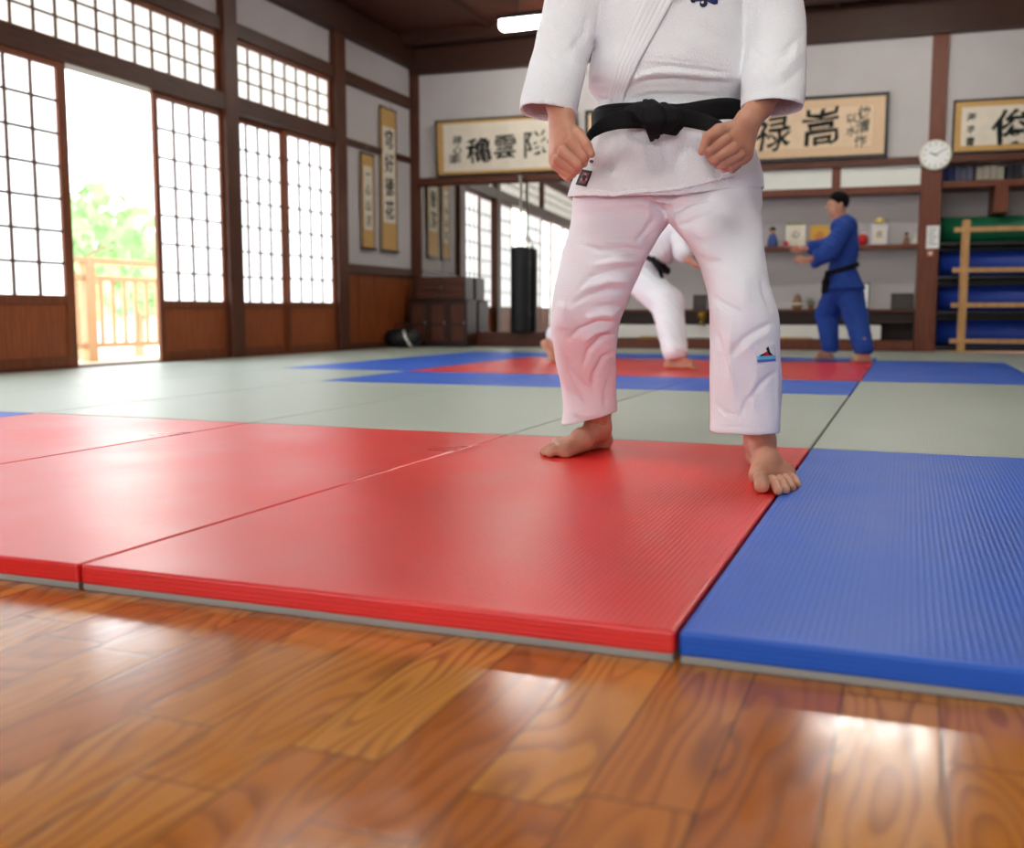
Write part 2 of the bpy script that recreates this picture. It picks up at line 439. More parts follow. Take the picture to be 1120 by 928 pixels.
# ---- left wall
def slab(mb, y0, y1, z0, z1, x0=-.10, x1=0.0): return mb.box(LX + x0, LX + x1, y0, y1, z0, z1)
w = MB()
slab(w, 10.6, 12.5, 3.27, 3.68, -.1, -.02); slab(w, 10.6, 12.5, 2.50, 3.13, -.1, -.02); slab(w, 10.6, 12.5, 1.05, 2.45, -.1, -.02)
slab(w, 8.57, 10.42, 3.27, 3.64, -.1, -.02); slab(w, YB, 8.36, 3.27, 3.64, -.1, -.02); slab(w, YB, 1.3, 1.05, 3.13, -.1, -.02)
slab(w, YB, 12.6, 3.6, 4.0, -.16, -.1)
st('wall_left', w, M['plaster'])
w = MB(); slab(w, 10.6, 12.5, .10, .97, -.1, -.02); slab(w, YB, 1.3, .10, .97, -.1, -.02)
for y in (10.98, 11.36, 11.74, 12.12): slab(w, y - .006, y + .006, .1, .97, -.02, -.012)
st('wall_left_wainscot', w, M['wainscot'])
def trim(y0, y1, z0, z1, x0=-.1, x1=.03, m='wood_y'): return st('trim_beam', slab(MB(), y0, y1, z0, z1, x0, x1), M[m], bevel=.004)
trim(YB, 12.44, 3.13, 3.27); trim(YB, 12.44, 3.64, 3.95, -.1, .10, 'beam_wood')
trim(YB, 10.42, 2.40, 2.56, -.12, .05); trim(10.6, 12.44, 2.44, 2.51, -.1, .02)
trim(10.6, 12.44, .96, 1.06, -.1, .03); trim(10.6, 12.44, 0, .12, -.1, .03); trim(YB, 1.3, .96, 1.06); trim(YB, 1.3, 0, .12)
trim(1.3, 10.42, 0, .06, -.16, .02)
for (a, b) in ((8.36, 8.57), (10.40, 10.62), (12.38, 12.47), (1.2, 1.34)):
    st('trim_post', slab(MB(), a, b, 0, 3.94, -.13, .06), M['wood_v'], bevel=.006)
for (a, b) in ((5.08, 5.22),):
    st('trim_post', slab(MB(), a, b, 2.5, 3.95, -.12, .04), M['wood_v'], bevel=.006)

def lattice_panel(idx, y0, y1, xo, zg0, zg1, ncol, nrow, low=True, stl=.06, str_=.06, paper='shoji', name='door', z0=.06, z1=2.40, bar=.017, topr=.055):
    root = bpy.data.objects.new('%s_%d' % (name, idx), None); link(root); root['kind'] = 'structure'; root.location = (LX + xo, y0, 0)
    W = y1 - y0; D = .034
    f = MB(); f.box(0, D, 0, stl, z0, z1); f.box(0, D, W - str_, W, z0, z1); f.box(0, D, stl, W - str_, zg1, z1)
    if low:
        f.box(0, D, stl, W - str_, zg0 - .07, zg0); f.box(0, D, stl, W - str_, z0, z0 + .08)
    else: f.box(0, D, stl, W - str_, z0, zg0)
    f.build('frame', M['door_wood'], root, bevel=.003)
    l = MB(); gy0, gy1 = stl, W - str_
    for i in range(1, ncol):
        y = gy0 + (gy1 - gy0) * i / ncol; l.box(.008, .028, y - bar / 2, y + bar / 2, zg0, zg1)
    for j in range(1, nrow):
        z = zg0 + (zg1 - zg0) * j / nrow; l.box(.010, .024, gy0, gy1, z - bar / 2, z + bar / 2)
    l.build('lattice', M['lattice'], root)
    MB().box(.002, .006, gy0 - .005, gy1 + .005, zg0 - .005, zg1 + .005).build('paper', M[paper], root)
    if low:
        MB().box(.006, .02, stl - .002, W - str_ + .002, z0 + .078, zg0 - .068).build('lower_panel', M['panel_wood'], root)
    return root
lattice_panel(1, 5.24, 6.385, -.005, .615, 2.35, 4, 7, stl=.07, str_=.09, bar=.02)
lattice_panel(2, 7.40, 8.40, -.03, .59, 2.345, 4, 7, stl=.06, str_=.07)
lattice_panel(3, 8.55, 9.46, -.065, .59, 2.345, 4, 7)
lattice_panel(4, 9.42, 10.42, -.03, .60, 2.345, 4, 7)
for i, y in enumerate((1.34, 2.32, 3.30, 4.28)): lattice_panel(5 + i, y, y + .98, -.05 if i % 2 else -.01, .6, 2.345, 4, 7, paper='shoji_side_fill')  # out of view; brighter paper than the visible doors, as side fill
lattice_panel(1, 8.57, 10.40, -.04, 2.59, 3.08, 8, 3, low=False, name='window', z0=2.56, z1=3.13, paper='shoji_dim', stl=.05, str_=.05)
lattice_panel(2, 5.22, 8.36, -.04, 2.59, 3.08, 14, 3, low=False, name='window', z0=2.56, z1=3.13, paper='shoji_dim', stl=.05, str_=.05)
lattice_panel(3, 1.34, 5.08, -.04, 2.59, 3.08, 16, 3, low=False, name='window', z0=2.56, z1=3.13, paper='shoji_dim', stl=.05, str_=.05)
# threshold grooves
st('trim_threshold', MB().box(LX - .16, LX + .03, 5.24, 10.42, 0, .055), M['door_wood'])

# ---- rear and right walls (behind and beside the photographer); rear windows are added fill
st('wall_right', MB().box(RX_, RX_ + .1, YB, 13.4, 0, 4.0), M['plaster'])
w = MB(); w.box(LX - .1, RX_, YB - .1, YB, 0, .6); w.box(LX - .1, RX_, YB - .1, YB, 2.7, 4.0)
ws = [(-5.6, -3.8), (-3.4, -1.6), (-1.2, .6), (1.0, 2.8)]
xs = [LX - .1] + [v for p in ws for v in p] + [RX_]
for i in range(0, len(xs), 2): w.box(xs[i], xs[i + 1], YB - .1, YB, .6, 2.7)
st('wall_rear', w, M['plaster'])
for i, (a, b) in enumerate(ws):  # added glowing windows, unseen, to fill the room from the front
    root = bpy.data.objects.new('window_%d' % (4 + i), None); link(root); root['kind'] = 'structure'; root.location = (a, YB, .6)
    f = MB(); W = b - a; H = 2.1
    f.box(0, W, -.05, .03, 0, .06); f.box(0, W, -.05, .03, H - .06, H); f.box(0, .06, -.05, .03, 0, H); f.box(W - .06, W, -.05, .03, 0, H); f.box(W / 2 - .03, W / 2 + .03, -.05, .03, 0, H)
    f.build('frame', M['door_wood'], root)
    l = MB()
    for q in range(1, 8):
        if q != 4: l.box(W * q / 8 - .009, W * q / 8 + .009, -.03, .0, .06, H - .06)
    for q in range(1, 6): l.box(.06, W - .06, -.03, -.005, H * q / 6 - .009, H * q / 6 + .009)
    l.build('lattice', M['lattice'], root)
    MB().box(.05, W - .05, -.045, -.04, .05, H - .05).build('paper', M['shoji_back'], root)

# ---- back wall (local frame: x along wall, -y into the room)
SE = 9.7
w = MB(); w.box(-.1, SE, 0, .1, 2.2, 4.0); w.box(-.1, 2.55, .06, .12, 0, 2.25)
w.box(2.5, 6.36, .36, .42, 0, 2.25); w.box(6.36, SE, .62, .68, 0, 2.25); w.box(6.30, 6.36, .05, .68, 0, 2.25); w.box(2.5, 2.56, .05, .42, 0, 2.25)
w.box(2.5, 6.36, .02, .70, 2.245, 2.30); w.box(6.30, SE, .02, .70, 2.245, 2.30)
stB('wall_back', w, M['plaster'])
def tb(name, s0, s1, z0, z1, t0, t1, m='wood_x', bevel=.004): return stB(name, MB().box(s0, s1, -t1, -t0, z0, z1), M[m], bevel=bevel)
tb('trim_beam', 0, SE, 3.57, 3.97, 0, .12, 'beam_wood')
tb('trim_rail', 0, SE, 2.16, 2.245, -.06, .07)
tb('trim_post', .0, .09, 0, 3.95, -.02, .05, 'wood_v')
tb('trim_post', 6.335, 6.505, 2.2, 3.6, 0, .05, 'post_wood')
tb('trim_post', 6.265, 6.49, 0, 2.17, -.05, .06, 'post_wood')
tb('trim_post', 2.46, 2.60, 0, 2.17, -.06, .03, 'post_wood')
tb('baseboard_back', .09, 2.46, 0, .20, -.07, .03, 'wood_x')
# mirror
mr = thing('wall_mirror', 'tall mirror under the calligraphy, reflecting the shoji and scrolls', 'mirror', BP(.09, 0, .2), BA)
MB().box(.02, 2.35, -.012, 0, .02, 1.95).build('mirror_glass', M['mirror'], mr)
f = MB(); f.box(0, 2.37, -.02, .01, 0, .03); f.box(0, 2.37, -.02, .01, 1.935, 1.965); f.box(0, .022, -.02, .01, 0, 1.96); f.box(2.345, 2.37, -.02, .01, 0, 1.96)
f.build('mirror_frame', M['wood_x'], mr)

# ---- display alcove
sh = thing('display_shelf_unit', 'long brown built-in display shelving with white back and base drawer', 'shelf', BP(2.6, -.35, 0), BA)
L = 6.265 - 2.6
MB().box(0, L, -.35, -.02, 1.222, 1.272).build('shelf', M['post_wood'], sh, bevel=.003)
MB().box(0, L, -.36, -.02, .49, .525).build('shelf', M['wood_x'], sh, bevel=.003)
MB().box(0, L, -.30, -.02, .36, .49).build('apron', plain('umber_board', '#2b1a12', .6), sh)
MB().box(0, L, -.36, -.02, 1.855, 1.935).build('upper_rail', M['post_wood'], sh, bevel=.003)
for s in (.55, 1.62, 2.70): MB().box(s, s + .10, -.375, -.02, 1.935, 2.16).build('divider', M['post_wood'], sh)
MB().box(0, L, -.37, -.02, .045, .16).build('plinth', M['post_wood'], sh, bevel=.003)
MB().box(.08, L - .36, -.34, -.02, .17, .335).build('drawer', M['whitebox'], sh, bevel=.006)
MB().box(.08, L, -.05, -.01, .16, .49).build('back_board', plain('umber_back', '#2a1c15', .6), sh)

# ---- right storage bay
MB().box(0, L, -.36, -.345, 1.935, 2.155).build('white_fascia', M['strip'], sh)
sb = thing('storage_shelving', 'dark shelving behind the pale rack holding the rolled mats', 'shelf', BP(6.5, -.6, 0), BA)
for z in (.10, .50, .90, 1.28): MB().box(0, 3.0, -.58, -.02, z - .03, z).build('shelf', M['frame_black'], sb)
MB().box(0, 3.0, -.60, -.02, 1.89, 1.965).build('shelf', M['post_wood'], sb, bevel=.003)
MB().box(.55, .69, -.60, -.02, 1.60, 1.89).build('divider', M['post_wood'], sb)
MB().box(0, .5, -.03, -.01, .03, 1.28).build('back_board', M['frame_black'], sb)
MB().box(.5, 3.0, -.03, -.01, .03, 1.28).build('back_board', M['frame_black'], sb)

def mat_roll(y, r, m, label, z):
    s0 = 6.52; o = thing('mat_roll', label, 'rolled mat', BP(s0, -.28, z), BA, 'rolled mats on the storage shelving')
    # a spiral sheet
    n = 150; turns = 5; vs = []; fs = []; Ln = 2.6
    for i in range(n):
        a = i / (n - 1); th = a * turns * 2 * PI; rr = r * (.25 + .75 * a)
        for x in (0, Ln): vs.append((x, rr * math.cos(th), r + rr * math.sin(th)))
    for i in range(n - 1): fs.append((2 * i, 2 * i + 1, 2 * i + 3, 2 * i + 2))
    me = bpy.data.meshes.new('rolled_sheet'); me.from_pydata(vs, [], fs); me.materials.append(m)
    me.polygons.foreach_set('use_smooth', [True] * len(fs)); q = bpy.data.objects.new('rolled_sheet', me); link(q, o)
    sm = q.modifiers.new('s', 'SOLIDIFY'); sm.thickness = .018
mat_roll(0, .148, M['roll_green'], 'green rolled mat on top of the stored blue rolls', 1.285)
mat_roll(0, .145, M['roll_blue'], 'blue rolled mat directly under the green roll', .905)
mat_roll(0, .145, M['roll_blue'], 'middle blue rolled mat, second below the green roll', .505)
mat_roll(0, .145, M['roll_blue'], 'lowest blue rolled mat, near the floor', .105)

# pale wooden rack
rk = thing('wooden_rack', 'pale wooden bar rack standing in front of the rolled mats', 'rack', BP(6.66, .16, MT), BA)
s_, z_ = BW(1048, 250, .18)
for s in (.05, 1.55):
    for t in (0, -.12): MB().box(s, s + .075, t - .02, t + .02, 0, 1.46).build('post', M['rack_wood'], rk, bevel=.003)
for y in (252, 296, 334, 373):
    z = BW(1060, y, .18)[1] - MT
    MB().box(-.04, 1.75, -.035 - .12, -.14 + .005, z - .025, z + .025).build('rail', M['rack_wood'], rk, bevel=.003)
    MB().box(.06, .11, -.12, 0, z - .02, z + .02).build('rail', M['rack_wood'], rk, bevel=.003)

# ---- books on the right top shelf
bx = [(1031, 1036, 'bookblue', 'first blue book beside the clock post'), (1036.5, 1043, 'bookblue', 'second blue book from the clock post'), (1044.5, 1050, 'bookgrey', 'blue-grey book left of the two slate ones'),
      (1050.5, 1057, 'bookgrey', 'blue-grey book between the slate volumes'), (1057.5, 1064, 'bookgrey', 'blue-grey book beside the dark gap'), (1064.5, 1067.5, 'bookdark', 'thin dark book before the cream volumes'),
      (1068, 1075, 'bookcream', 'first cream book after the dark one'), (1075.5, 1083, 'bookcream', 'second cream book of the cream run'), (1083.5, 1090, 'bookcream', 'third cream book of the cream run'), (1090.5, 1098, 'bookcream', 'last cream book before the right gap'),
      (1101, 1108, 'bookdark', 'dark book at the right end of the top shelf'), (1108.5, 1117, 'bookdark', 'dark book nearest the picture edge on the shelf')]
for i, (a, b, m, lab) in enumerate(bx):
    s0 = BW(a, 190, -.25)[0]; s1 = BW(b, 190, -.25)[0]; o = thing('book', lab + ', upper right shelf', 'book', BP(s0, -.25, 1.967), BA, 'books on the upper right shelf'); W = s1 - s0; h = .165 + .012 * ((i * 7) % 3)
    c = MB(); c.box(0, .005, 0, .18, 0, h); c.box(W - .005, W, 0, .18, 0, h); c.box(0, W, 0, .006, 0, h); c.build('cover', M[m], o)
    MB().box(.005, W - .005, .006, .175, .004, h - .004).build('pages', M['paper'], o)

# ---- calligraphy
def text_mesh(body, size, bold=.0, wob=.0, ext=.001, seed=0):
    cu = bpy.data.curves.new('t', 'FONT'); cu.body = body; cu.size = size; cu.align_x = 'CENTER'; cu.align_y = 'CENTER'
    cu.offset = bold; cu.extrude = ext; cu.resolution_u = 3
    ob = bpy.data.objects.new('t', cu); COL.objects.link(ob)
    dg = bpy.context.evaluated_depsgraph_get(); dg.update()
    me = bpy.data.meshes.new_from_object(ob.evaluated_get(dg)); bpy.data.objects.remove(ob); bpy.data.curves.remove(cu)
    n = len(me.vertices); co = np.empty(n * 3); me.vertices.foreach_get('co', co); co = co.reshape(-1, 3)
    if n:
        ce = (co.max(0) + co.min(0)) / 2; co -= ce
        r = np.random.default_rng(seed); p = r.uniform(0, 6.28, 4); k = 2 * PI / size
        dx = wob * (np.sin(co[:, 1] * k * 1.3 + p[0]) + .5 * np.sin(co[:, 1] * k * 3.1 + co[:, 0] * k + p[1]))
        dy = wob * (np.sin(co[:, 0] * k * 1.1 + p[2]) + .5 * np.sin(co[:, 0] * k * 2.7 + p[3]))
        co[:, 0] += dx; co[:, 1] += dy + co[:, 0] * .08
        me.vertices.foreach_set('co', co.ravel()); me.update()
    return me
def put_text(name, body, size, parent, loc, rot, mat, bold=.012, wob=.012, seed=0):
    me = text_mesh(body, size, bold * size, wob * size, seed=seed); me.materials.clear(); me.materials.append(mat)
    o = bpy.data.objects.new(name, me); link(o, parent); o.location = loc; o.rotation_euler = rot; return o

def framed(label, s0, s1, z0, z1, tan, paper, chars, smalls, tilt=.06, fw_=.022, mar=.085, mz=.035, bord='frame_black'):
    o = thing('framed_calligraphy', label, 'framed calligraphy', BP(s0, .075, z0), BA, 'framed calligraphy boards above the rail')
    o.rotation_euler = (tilt, 0, BA) ; W = s1 - s0; H = z1 - z0
    f = MB(); f.box(0, W, -.02, .02, 0, fw_); f.box(0, W, -.02, .02, H - fw_, H); f.box(0, fw_, -.02, .02, 0, H); f.box(W - fw_, W, -.02, .02, 0, H)
    f.build('frame', M[bord], o, bevel=.004)
    MB().box(fw_, W - fw_, -.004, .01, fw_, H - fw_).build('silk_mount', M[tan], o)
    MB().box(fw_ + mar, W - fw_ - mar, -.007, -.003, fw_ + mz, H - fw_ - mz).build('paper', M[paper], o)
    for i, (ch, s, z, sz) in enumerate(chars):
        put_text('brush_character', ch, sz, o, (s - s0, -.010, z - z0), (PI / 2, 0, 0), M['ink'], .013, .03, seed=i + len(label))
    for i, (ch, s, z, sz) in enumerate(smalls):
        put_text('small_brush_character', ch, sz, o, (s - s0, -.010, z - z0), (PI / 2, 0, 0), M['inkgrey'], .02, .03, seed=i + 9)
    return o
framed('wide tan-edged calligraphy board nearest the scroll corner, leaning above the mirror', .36, 2.26, 2.25, 2.96, 'tan', 'paper',
       [('穐', .955, 2.56, .34), ('雲', 1.31, 2.585, .32), ('隊', 1.72, 2.60, .35), ('流', 2.03, 2.60, .32)],
       [('神', .66, 2.70, .13), ('心', .66, 2.58, .13), ('道', .60, 2.47, .12), ('月', .66, 2.46, .10)])
framed('wide calligraphy board in black frame behind the standing man', 2.36, 5.90, 2.25, 2.97, 'tan2', 'paper2',
       [('禄', 4.62, 2.58, .42), ('嵩', 5.17, 2.62, .44), ('和', 4.0, 2.58, .42), ('武', 3.4, 2.58, .42)],
       [('後', 5.64, 2.75, .16), ('清', 5.62, 2.60, .16), ('作', 5.60, 2.44, .14), ('以', 5.50, 2.70, .12), ('水', 5.50, 2.56, .12)], fw_=.04, mar=.13, mz=.10)
framed('gold-edged calligraphy board right of the clock', 6.57, 8.4, 2.25, 2.83, 'tan', 'paper',
       [('俊', 7.17, 2.51, .40), ('徳', 7.75, 2.51, .40)], [('海', 6.76, 2.64, .10), ('平', 6.76, 2.50, .09), ('書', 6.76, 2.38, .10)], mar=.07, mz=.06)

def scroll(label, y0, y1, z0, z1, chars, sz, mar):
    o = thing('hanging_scroll', label, 'scroll', (LX + .01, y0, z0), 0, 'hanging scrolls on the left wall'); W = y1 - y0; H = z1 - z0
    MB().box(0, .010, 0, W, 0, H).build('silk_mount', M['tan'], o)
    MB().box(.010, .013, 0, .02, 0, H).build('border', M['frame_black'], o); MB().box(.010, .013, W - .02, W, 0, H).build('border', M['frame_black'], o)
    MB().box(.010, .013, mar, W - mar, H * .20, H * .87).build('paper', M['paper'], o)
    MB().tube([(.015, -.02, 0), (.015, W + .02, 0)], .014, 10).build('roller', M['frame_black'], o)
    MB().tube([(.012, 0, H), (.012, W, H)], .010, 10).build('top_rod', M['frame_black'], o)
    MB().tube([(.012, W * .25, H + .01), (.006, W * .5, H + .12), (.012, W * .75, H + .01)], .004, 6).build('hanging_cord', M['rope'], o)
    n = len(chars)
    for i, ch in enumerate(chars):
        z = H * (.87 - (i + .5) * .66 / n)
        put_text('brush_character', ch, sz, o, (.016, W / 2, z), (PI / 2, 0, PI / 2), M['ink'], .008, .02, seed=i)
    return o
scroll('tall wide hanging scroll with four brushed characters, nearer the corner', 11.50, 11.93, 1.26, 3.02, '穹好徳花', .25, .055)
scroll('small narrow hanging scroll beside the larger scroll', 11.0, 11.33, 1.26, 2.39, '一心山月', .14, .06)

# clock
ck = thing('wall_clock', 'round cream wall clock on the wooden post', 'clock', BP(6.41, .062, 2.245), BA)
c = MB(); c.X = Matrix.Rotation(PI / 2, 4, 'X'); c.lathe([(.165, 0), (.172, .02), (.165, .045), (.15, .05)], n=40); c.build('case', M['cream'], ck, smooth=False, bevel=.004)
c = MB(); c.X = Matrix.Rotation(PI / 2, 4, 'X'); c.lathe([(.145, .050), (.145, .053)], n=40); c.build('dial', M['white'], ck)
for h in range(12):
    c = MB(); a = h * PI / 6; c.X = Matrix.Rotation(a, 4, 'Y'); c.box(-.004, .004, -.056, -.053, .112, .135); c.build('hour_mark', M['black'], ck)
for nm, a, l, wd in (('hour_hand', 5.1, .07, .005), ('minute_hand', 1.0, .105, .0035)):
    c = MB(); c.X = Matrix.Rotation(a, 4, 'Y'); c.box(-wd, wd, -.060, -.056, -.02, l); c.build(nm, M['black'], ck)

# notice and tag on the post
nt = thing('paper_notice', 'small white notice pinned on the post below the clock', 'notice', BP(6.352, .063, 1.21), BA)
MB().box(0, .135, -.003, 0, 0, .255).build('sheet', M['white'], nt)
c = MB()
for i in range(7): c.box(.02, .115 - .02 * (i % 3), -.0045, -.003, .215 - .028 * i, .222 - .028 * i)
c.build('print_lines', M['inkgrey'], nt)
tg = thing('red_tag', 'small reddish tag under the white notice on the post', 'tag', BP(6.40, .063, 1.12), BA)
MB().box(-.035, .035, -.006, 0, 0, .07).build('plate', plain('reddish_tag', '#a8644f', .5), tg, bevel=.004)
MB().box(-.018, .018, -.008, -.006, .02, .05).build('face', M['cream'], tg)

# ---- punching bag
pb = thing('punching_bag', 'long black punching bag hanging before the mirror', 'punching bag', BP(1.535, .155, .225), BA)
c = MB(); c.lathe([(.09, 0), (.122, .01), (.128, .04), (.126, .5), (.128, 1.05), (.122, 1.085), (.06, 1.10)], n=32); c.build('bag_body', M['bag'], pb, smooth=True)
for z in (.22, .86): c = MB(); c.lathe([(.1285, z), (.1305, z + .005), (.1305, z + .035), (.1285, z + .04)], n=32); c.build('band', M['black'], pb, smooth=True)
for a in range(4):
    t = a * PI / 2 + .6; MB().tube([(.118 * math.cos(t), .118 * math.sin(t), 1.07), (.02 * math.cos(t), .02 * math.sin(t), 1.26)], .006, 8).build('strap', M['rope'], pb)
MB().tube([(0, 0, 1.24), (0, 0, 1.98)], .018, 10).build('rope', M['rope'], pb, smooth=True)
MB().box(-.02, .02, -.03, .09, 1.955, 1.99).build('bracket', M['metal'], pb)

# ---- low cabinet in the corner
cb = thing('low_cabinet', 'dark brown low wooden cabinet with stepped top in the corner', 'cabinet', BP(.10, .06, MT), BA)
MB().box(0, .80, -.36, 0, .03, .585).build('body', M['cabinet'], cb, bevel=.004)
MB().box(-.01, .82, -.375, 0, .585, .605).build('top', M['cabinet'], cb, bevel=.003)
MB().box(.03, .78, -.34, -.02, 0, .03).build('plinth', M['frame_black'], cb)
for a in (.02, .29, .56):
    d = MB(); d.box(a, a + .235, -.375, -.36, .05, .57); dd_ = d.build('door', M['cabinet'], cb, bevel=.004)
    e = MB(); e.box(a + .03, a + .205, -.378, -.374, .30, .54); e.box(a + .03, a + .205, -.378, -.374, .08, .27); e.build('door_panel', M['wood_v'], dd_)
    MB().tube([(a + .21, -.385, .29), (a + .21, -.385, .33)], .006, 8).build('handle', M['metal'], dd_)
MB().box(.06, .76, -.30, 0, .605, .90).build('drawer_tier', M['cabinet'], cb, bevel=.004)
for z in (.62, .715, .81):
    d = MB().box(.08, .74, -.31, -.30, z, z + .083).build('drawer', M['wood_x'], cb, bevel=.003)
    MB().tube([(.38, -.32, z + .04), (.44, -.32, z + .04)], .006, 8).build('knob', M['metal'], d)

# ---- gym bag beside it (on the mats)
p = G(459, 378, MT)
gbP = BP(-.0 + .18, .80, MT)
gb = thing('gym_bag', 'black sports bag with white stripe beside the low cabinet', 'bag', gbP, BA + .2)
def pillow(sx, sy, sz, n=18, p=2.6):
    vs = []; fs = []
    for i in range(n + 1):
        v = -PI / 2 + PI * i / n
        for j in range(2 * n):
            u = PI * j / n
            f = lambda a, e: math.copysign(abs(a) ** e, a)
            vs.append((sx * f(math.cos(v), 2 / p) * f(math.cos(u), 2 / p), sy * f(math.cos(v), 2 / p) * f(math.sin(u), 2 / p), sz * (1 + f(math.sin(v), 2 / p))))
    m = 2 * n
    for i in range(n):
        for j in range(m): fs.append((i * m + j, i * m + (j + 1) % m, (i + 1) * m + (j + 1) % m, (i + 1) * m + j))
    return vs, fs
c = MB(); c.add(*pillow(.24, .12, .125)); c.build('bag_body', M['black'], gb, smooth=True)
c = MB(); c.tube([(.03, -.10, .22), (.05, -.135, .14), (.10, -.13, .05), (.13, -.12, .02)], .017, 8); c.build('white_stripe', M['white'], gb, smooth=True)
c = MB(); c.tube([(-.12, -.03, .22), (-.08, -.04, .30), (.06, -.04, .31), (.12, -.03, .23)], .010, 8); c.build('handle', M['black'], gb, smooth=True)
sl = thing('black_slipper', 'small black slipper lying by the wainscot near the sports bag', 'slipper', tuple(G(390, 381, MT)), .4)
c = MB(); c.add(*pillow(.12, .045, .012, 10)); c.build('sole', M['black'], sl, smooth=True)
c = MB(); c.tube([(.02, -.045, .01), (.03, -.03, .05), (.03, .03, .05), (.02, .045, .01)], .014, 8); c.build('strap', M['black'], sl, smooth=True)

# ---- things on the display shelves
Z1 = 1.2725; Z2 = .5255; TS = -.16
def spot(px, z, t=TS): return BP(BW(px, 300, t)[0], t, z)
def picture(px, z, w, h, fm, im, label, cat='picture frame', lean=-.12, name='picture_frame', fwid=.018):
    o = thing(name, label, cat, spot(px, z), BA); o.rotation_euler = (lean, 0, BA)
    f = MB(); f.box(-w / 2, w / 2, -.008, .008, 0, fwid); f.box(-w / 2, w / 2, -.008, .008, h - fwid, h); f.box(-w / 2, -w / 2 + fwid, -.008, .008, 0, h); f.box(w / 2 - fwid, w / 2, -.008, .008, 0, h)
    f.build('frame', M[fm], o, bevel=.002); MB().box(-w / 2 + fwid, w / 2 - fwid, -.003, .006, fwid, h - fwid).build('picture', M[im], o)
    MB().box(-.02, .02, .006, .012, .01, h * .8).build('easel_back', M[fm], o)
    return o
# doll figurine
def figurine(px, z, sc, body, label, head='skin'):
    o = thing('figurine', label, 'figurine', spot(px, z), BA, 'small figurines on the display shelves')
    c = MB(); c.lathe([(.055 * sc, 0), (.07 * sc, .02 * sc), (.06 * sc, .1 * sc), (.035 * sc, .16 * sc), (.02 * sc, .175 * sc)], n=20); c.build('robe', M[body], o, smooth=True)
    c = MB(); c.lathe([(.004, .165 * sc), (.032 * sc, .18 * sc), (.04 * sc, .21 * sc), (.03 * sc, .24 * sc), (.004, .25 * sc)], n=18); c.build('head', M[head], o, smooth=True)
    c = MB(); c.lathe([(.043 * sc, .212 * sc), (.038 * sc, .24 * sc), (.004, .262 * sc)], n=18); c.build('cap', M['hair' if head == 'skin' else body], o, smooth=True)
figurine(844, Z1, .95, 'bluecloth', 'blue-robed doll at the left end of the upper shelf')
cert = picture(869, Z1, .23, .29, 'whitebox', 'paper', 'white-framed card standing on the upper shelf next to the doll')
put_text('printed_mark', '心', .10, cert, (0, -.006, .15), (PI / 2, 0, 0), M['inkgrey'], .01, .01)
MB().box(-.115, .115, -.010, -.008, .262, .29).build('green_top_band', plain('olive_band', '#8b8d5b', .6), cert)
o = thing('red_trinket', 'small red and white trinket before the white-framed card', 'trinket', BP(BW(859, 300, -.05)[0], -.05, Z1), BA)
c = MB(); c.lathe([(.02, 0), (.035, .02), (.03, .05), (.005, .065)], n=16); c.build('body', M['red'], o, smooth=True); c = MB(); c.lathe([(.036, 0), (.038, .006)], n=16); c.build('base', M['white'], o)
gd = picture(895, Z1, .22, .25, 'gold', 'gold', 'gold-yellow picture card behind the raised sleeve of the blue gi')
put_text('red_print', '金', .13, gd, (0, -.006, .12), (PI / 2, 0, 0), plain('orange_print', '#b0562a', .5), .02, .01)
o = thing('red_ball', 'round red ornament behind the shoulder of the blue gi', 'ornament', spot(942, Z1), BA)
c = MB(); c.lathe([(.02, 0), (.045, .015), (.062, .05), (.062, .085), (.045, .12), (.01, .14)], n=24); c.build('ball', M['red'], o, smooth=True)
c = MB(); c.lathe([(.03, 0), (.03, .012)], n=20); c.build('stand', M['frame_black'], o)
o = thing('ornament_box', 'white and lilac ornament box topped with a gold ball', 'box', spot(960, Z1), BA)
MB().box(-.095, .095, -.05, .05, 0, .235).build('case', plain('lilac_case', '#c9c6cf', .4), o, bevel=.006)
MB().box(-.07, .07, -.054, -.05, .03, .20).build('label_card', M['paper'], o)
c = MB(); c.X = Matrix.Translation((0, 0, .235)); c.lathe([(.03, 0), (.06, .02), (.065, .045), (.04, .075), (.005, .085)], n=24); c.build('gold_ball', plain('pale_gold', '#d8c37a', .35), o, smooth=True)
put_text('small_mark', '花', .08, o, (0, -.056, .12), (PI / 2, 0, 0), M['inkgrey'])
figurine(990, Z1, .55, 'brownpot', 'small brown figurine at the right end of the upper shelf')
figurine(1000, Z1, .50, 'cream', 'small cream figurine beside the wooden post', 'cream')
# lower shelf
o = thing('pot', 'squat brown pot on the lower shelf left of the small plant', 'pot', spot(873, Z2), BA)
c = MB(); c.lathe([(.04, 0), (.065, .03), (.07, .08), (.045, .12), (.05, .15), (.03, .155), (.012, .18)], n=24); c.build('pot_body', M['brownpot'], o, smooth=True)
c = MB(); c.lathe([(.0665, .05), (.0705, .065), (.0705, .07), (.067, .085)], n=24); c.build('glaze_band', M['cream'], o, smooth=True)
o = thing('potted_plant', 'small leafy green plant on the lower shelf', 'plant', spot(888, Z2), BA)
c = MB(); c.lathe([(.03, 0), (.042, .05), (.042, .055)], n=18); c.build('pot', M['brownpot'], o)
c = MB()
for i in range(60):
    a = random.uniform(0, 2 * PI); e = random.uniform(.1, 1.4); r = random.uniform(.03, .08); q = Vector((math.cos(a) * math.cos(e), math.sin(a) * math.cos(e), math.sin(e))) * r + Vector((0, 0, .055))
    d = Vector((math.cos(a), math.sin(a), .3)).normalized() * .025; s = Vector((-math.sin(a), math.cos(a), 0)) * .012
    c.add([q - d, q + s, q + d, q - s], [(0, 1, 2, 3)])
c.build('foliage', M['green'], o)
picture(944, Z2, .16, .31, 'frame_black', 'white', 'tall white picture in thin black frame behind the blue trousers', fwid=.012)
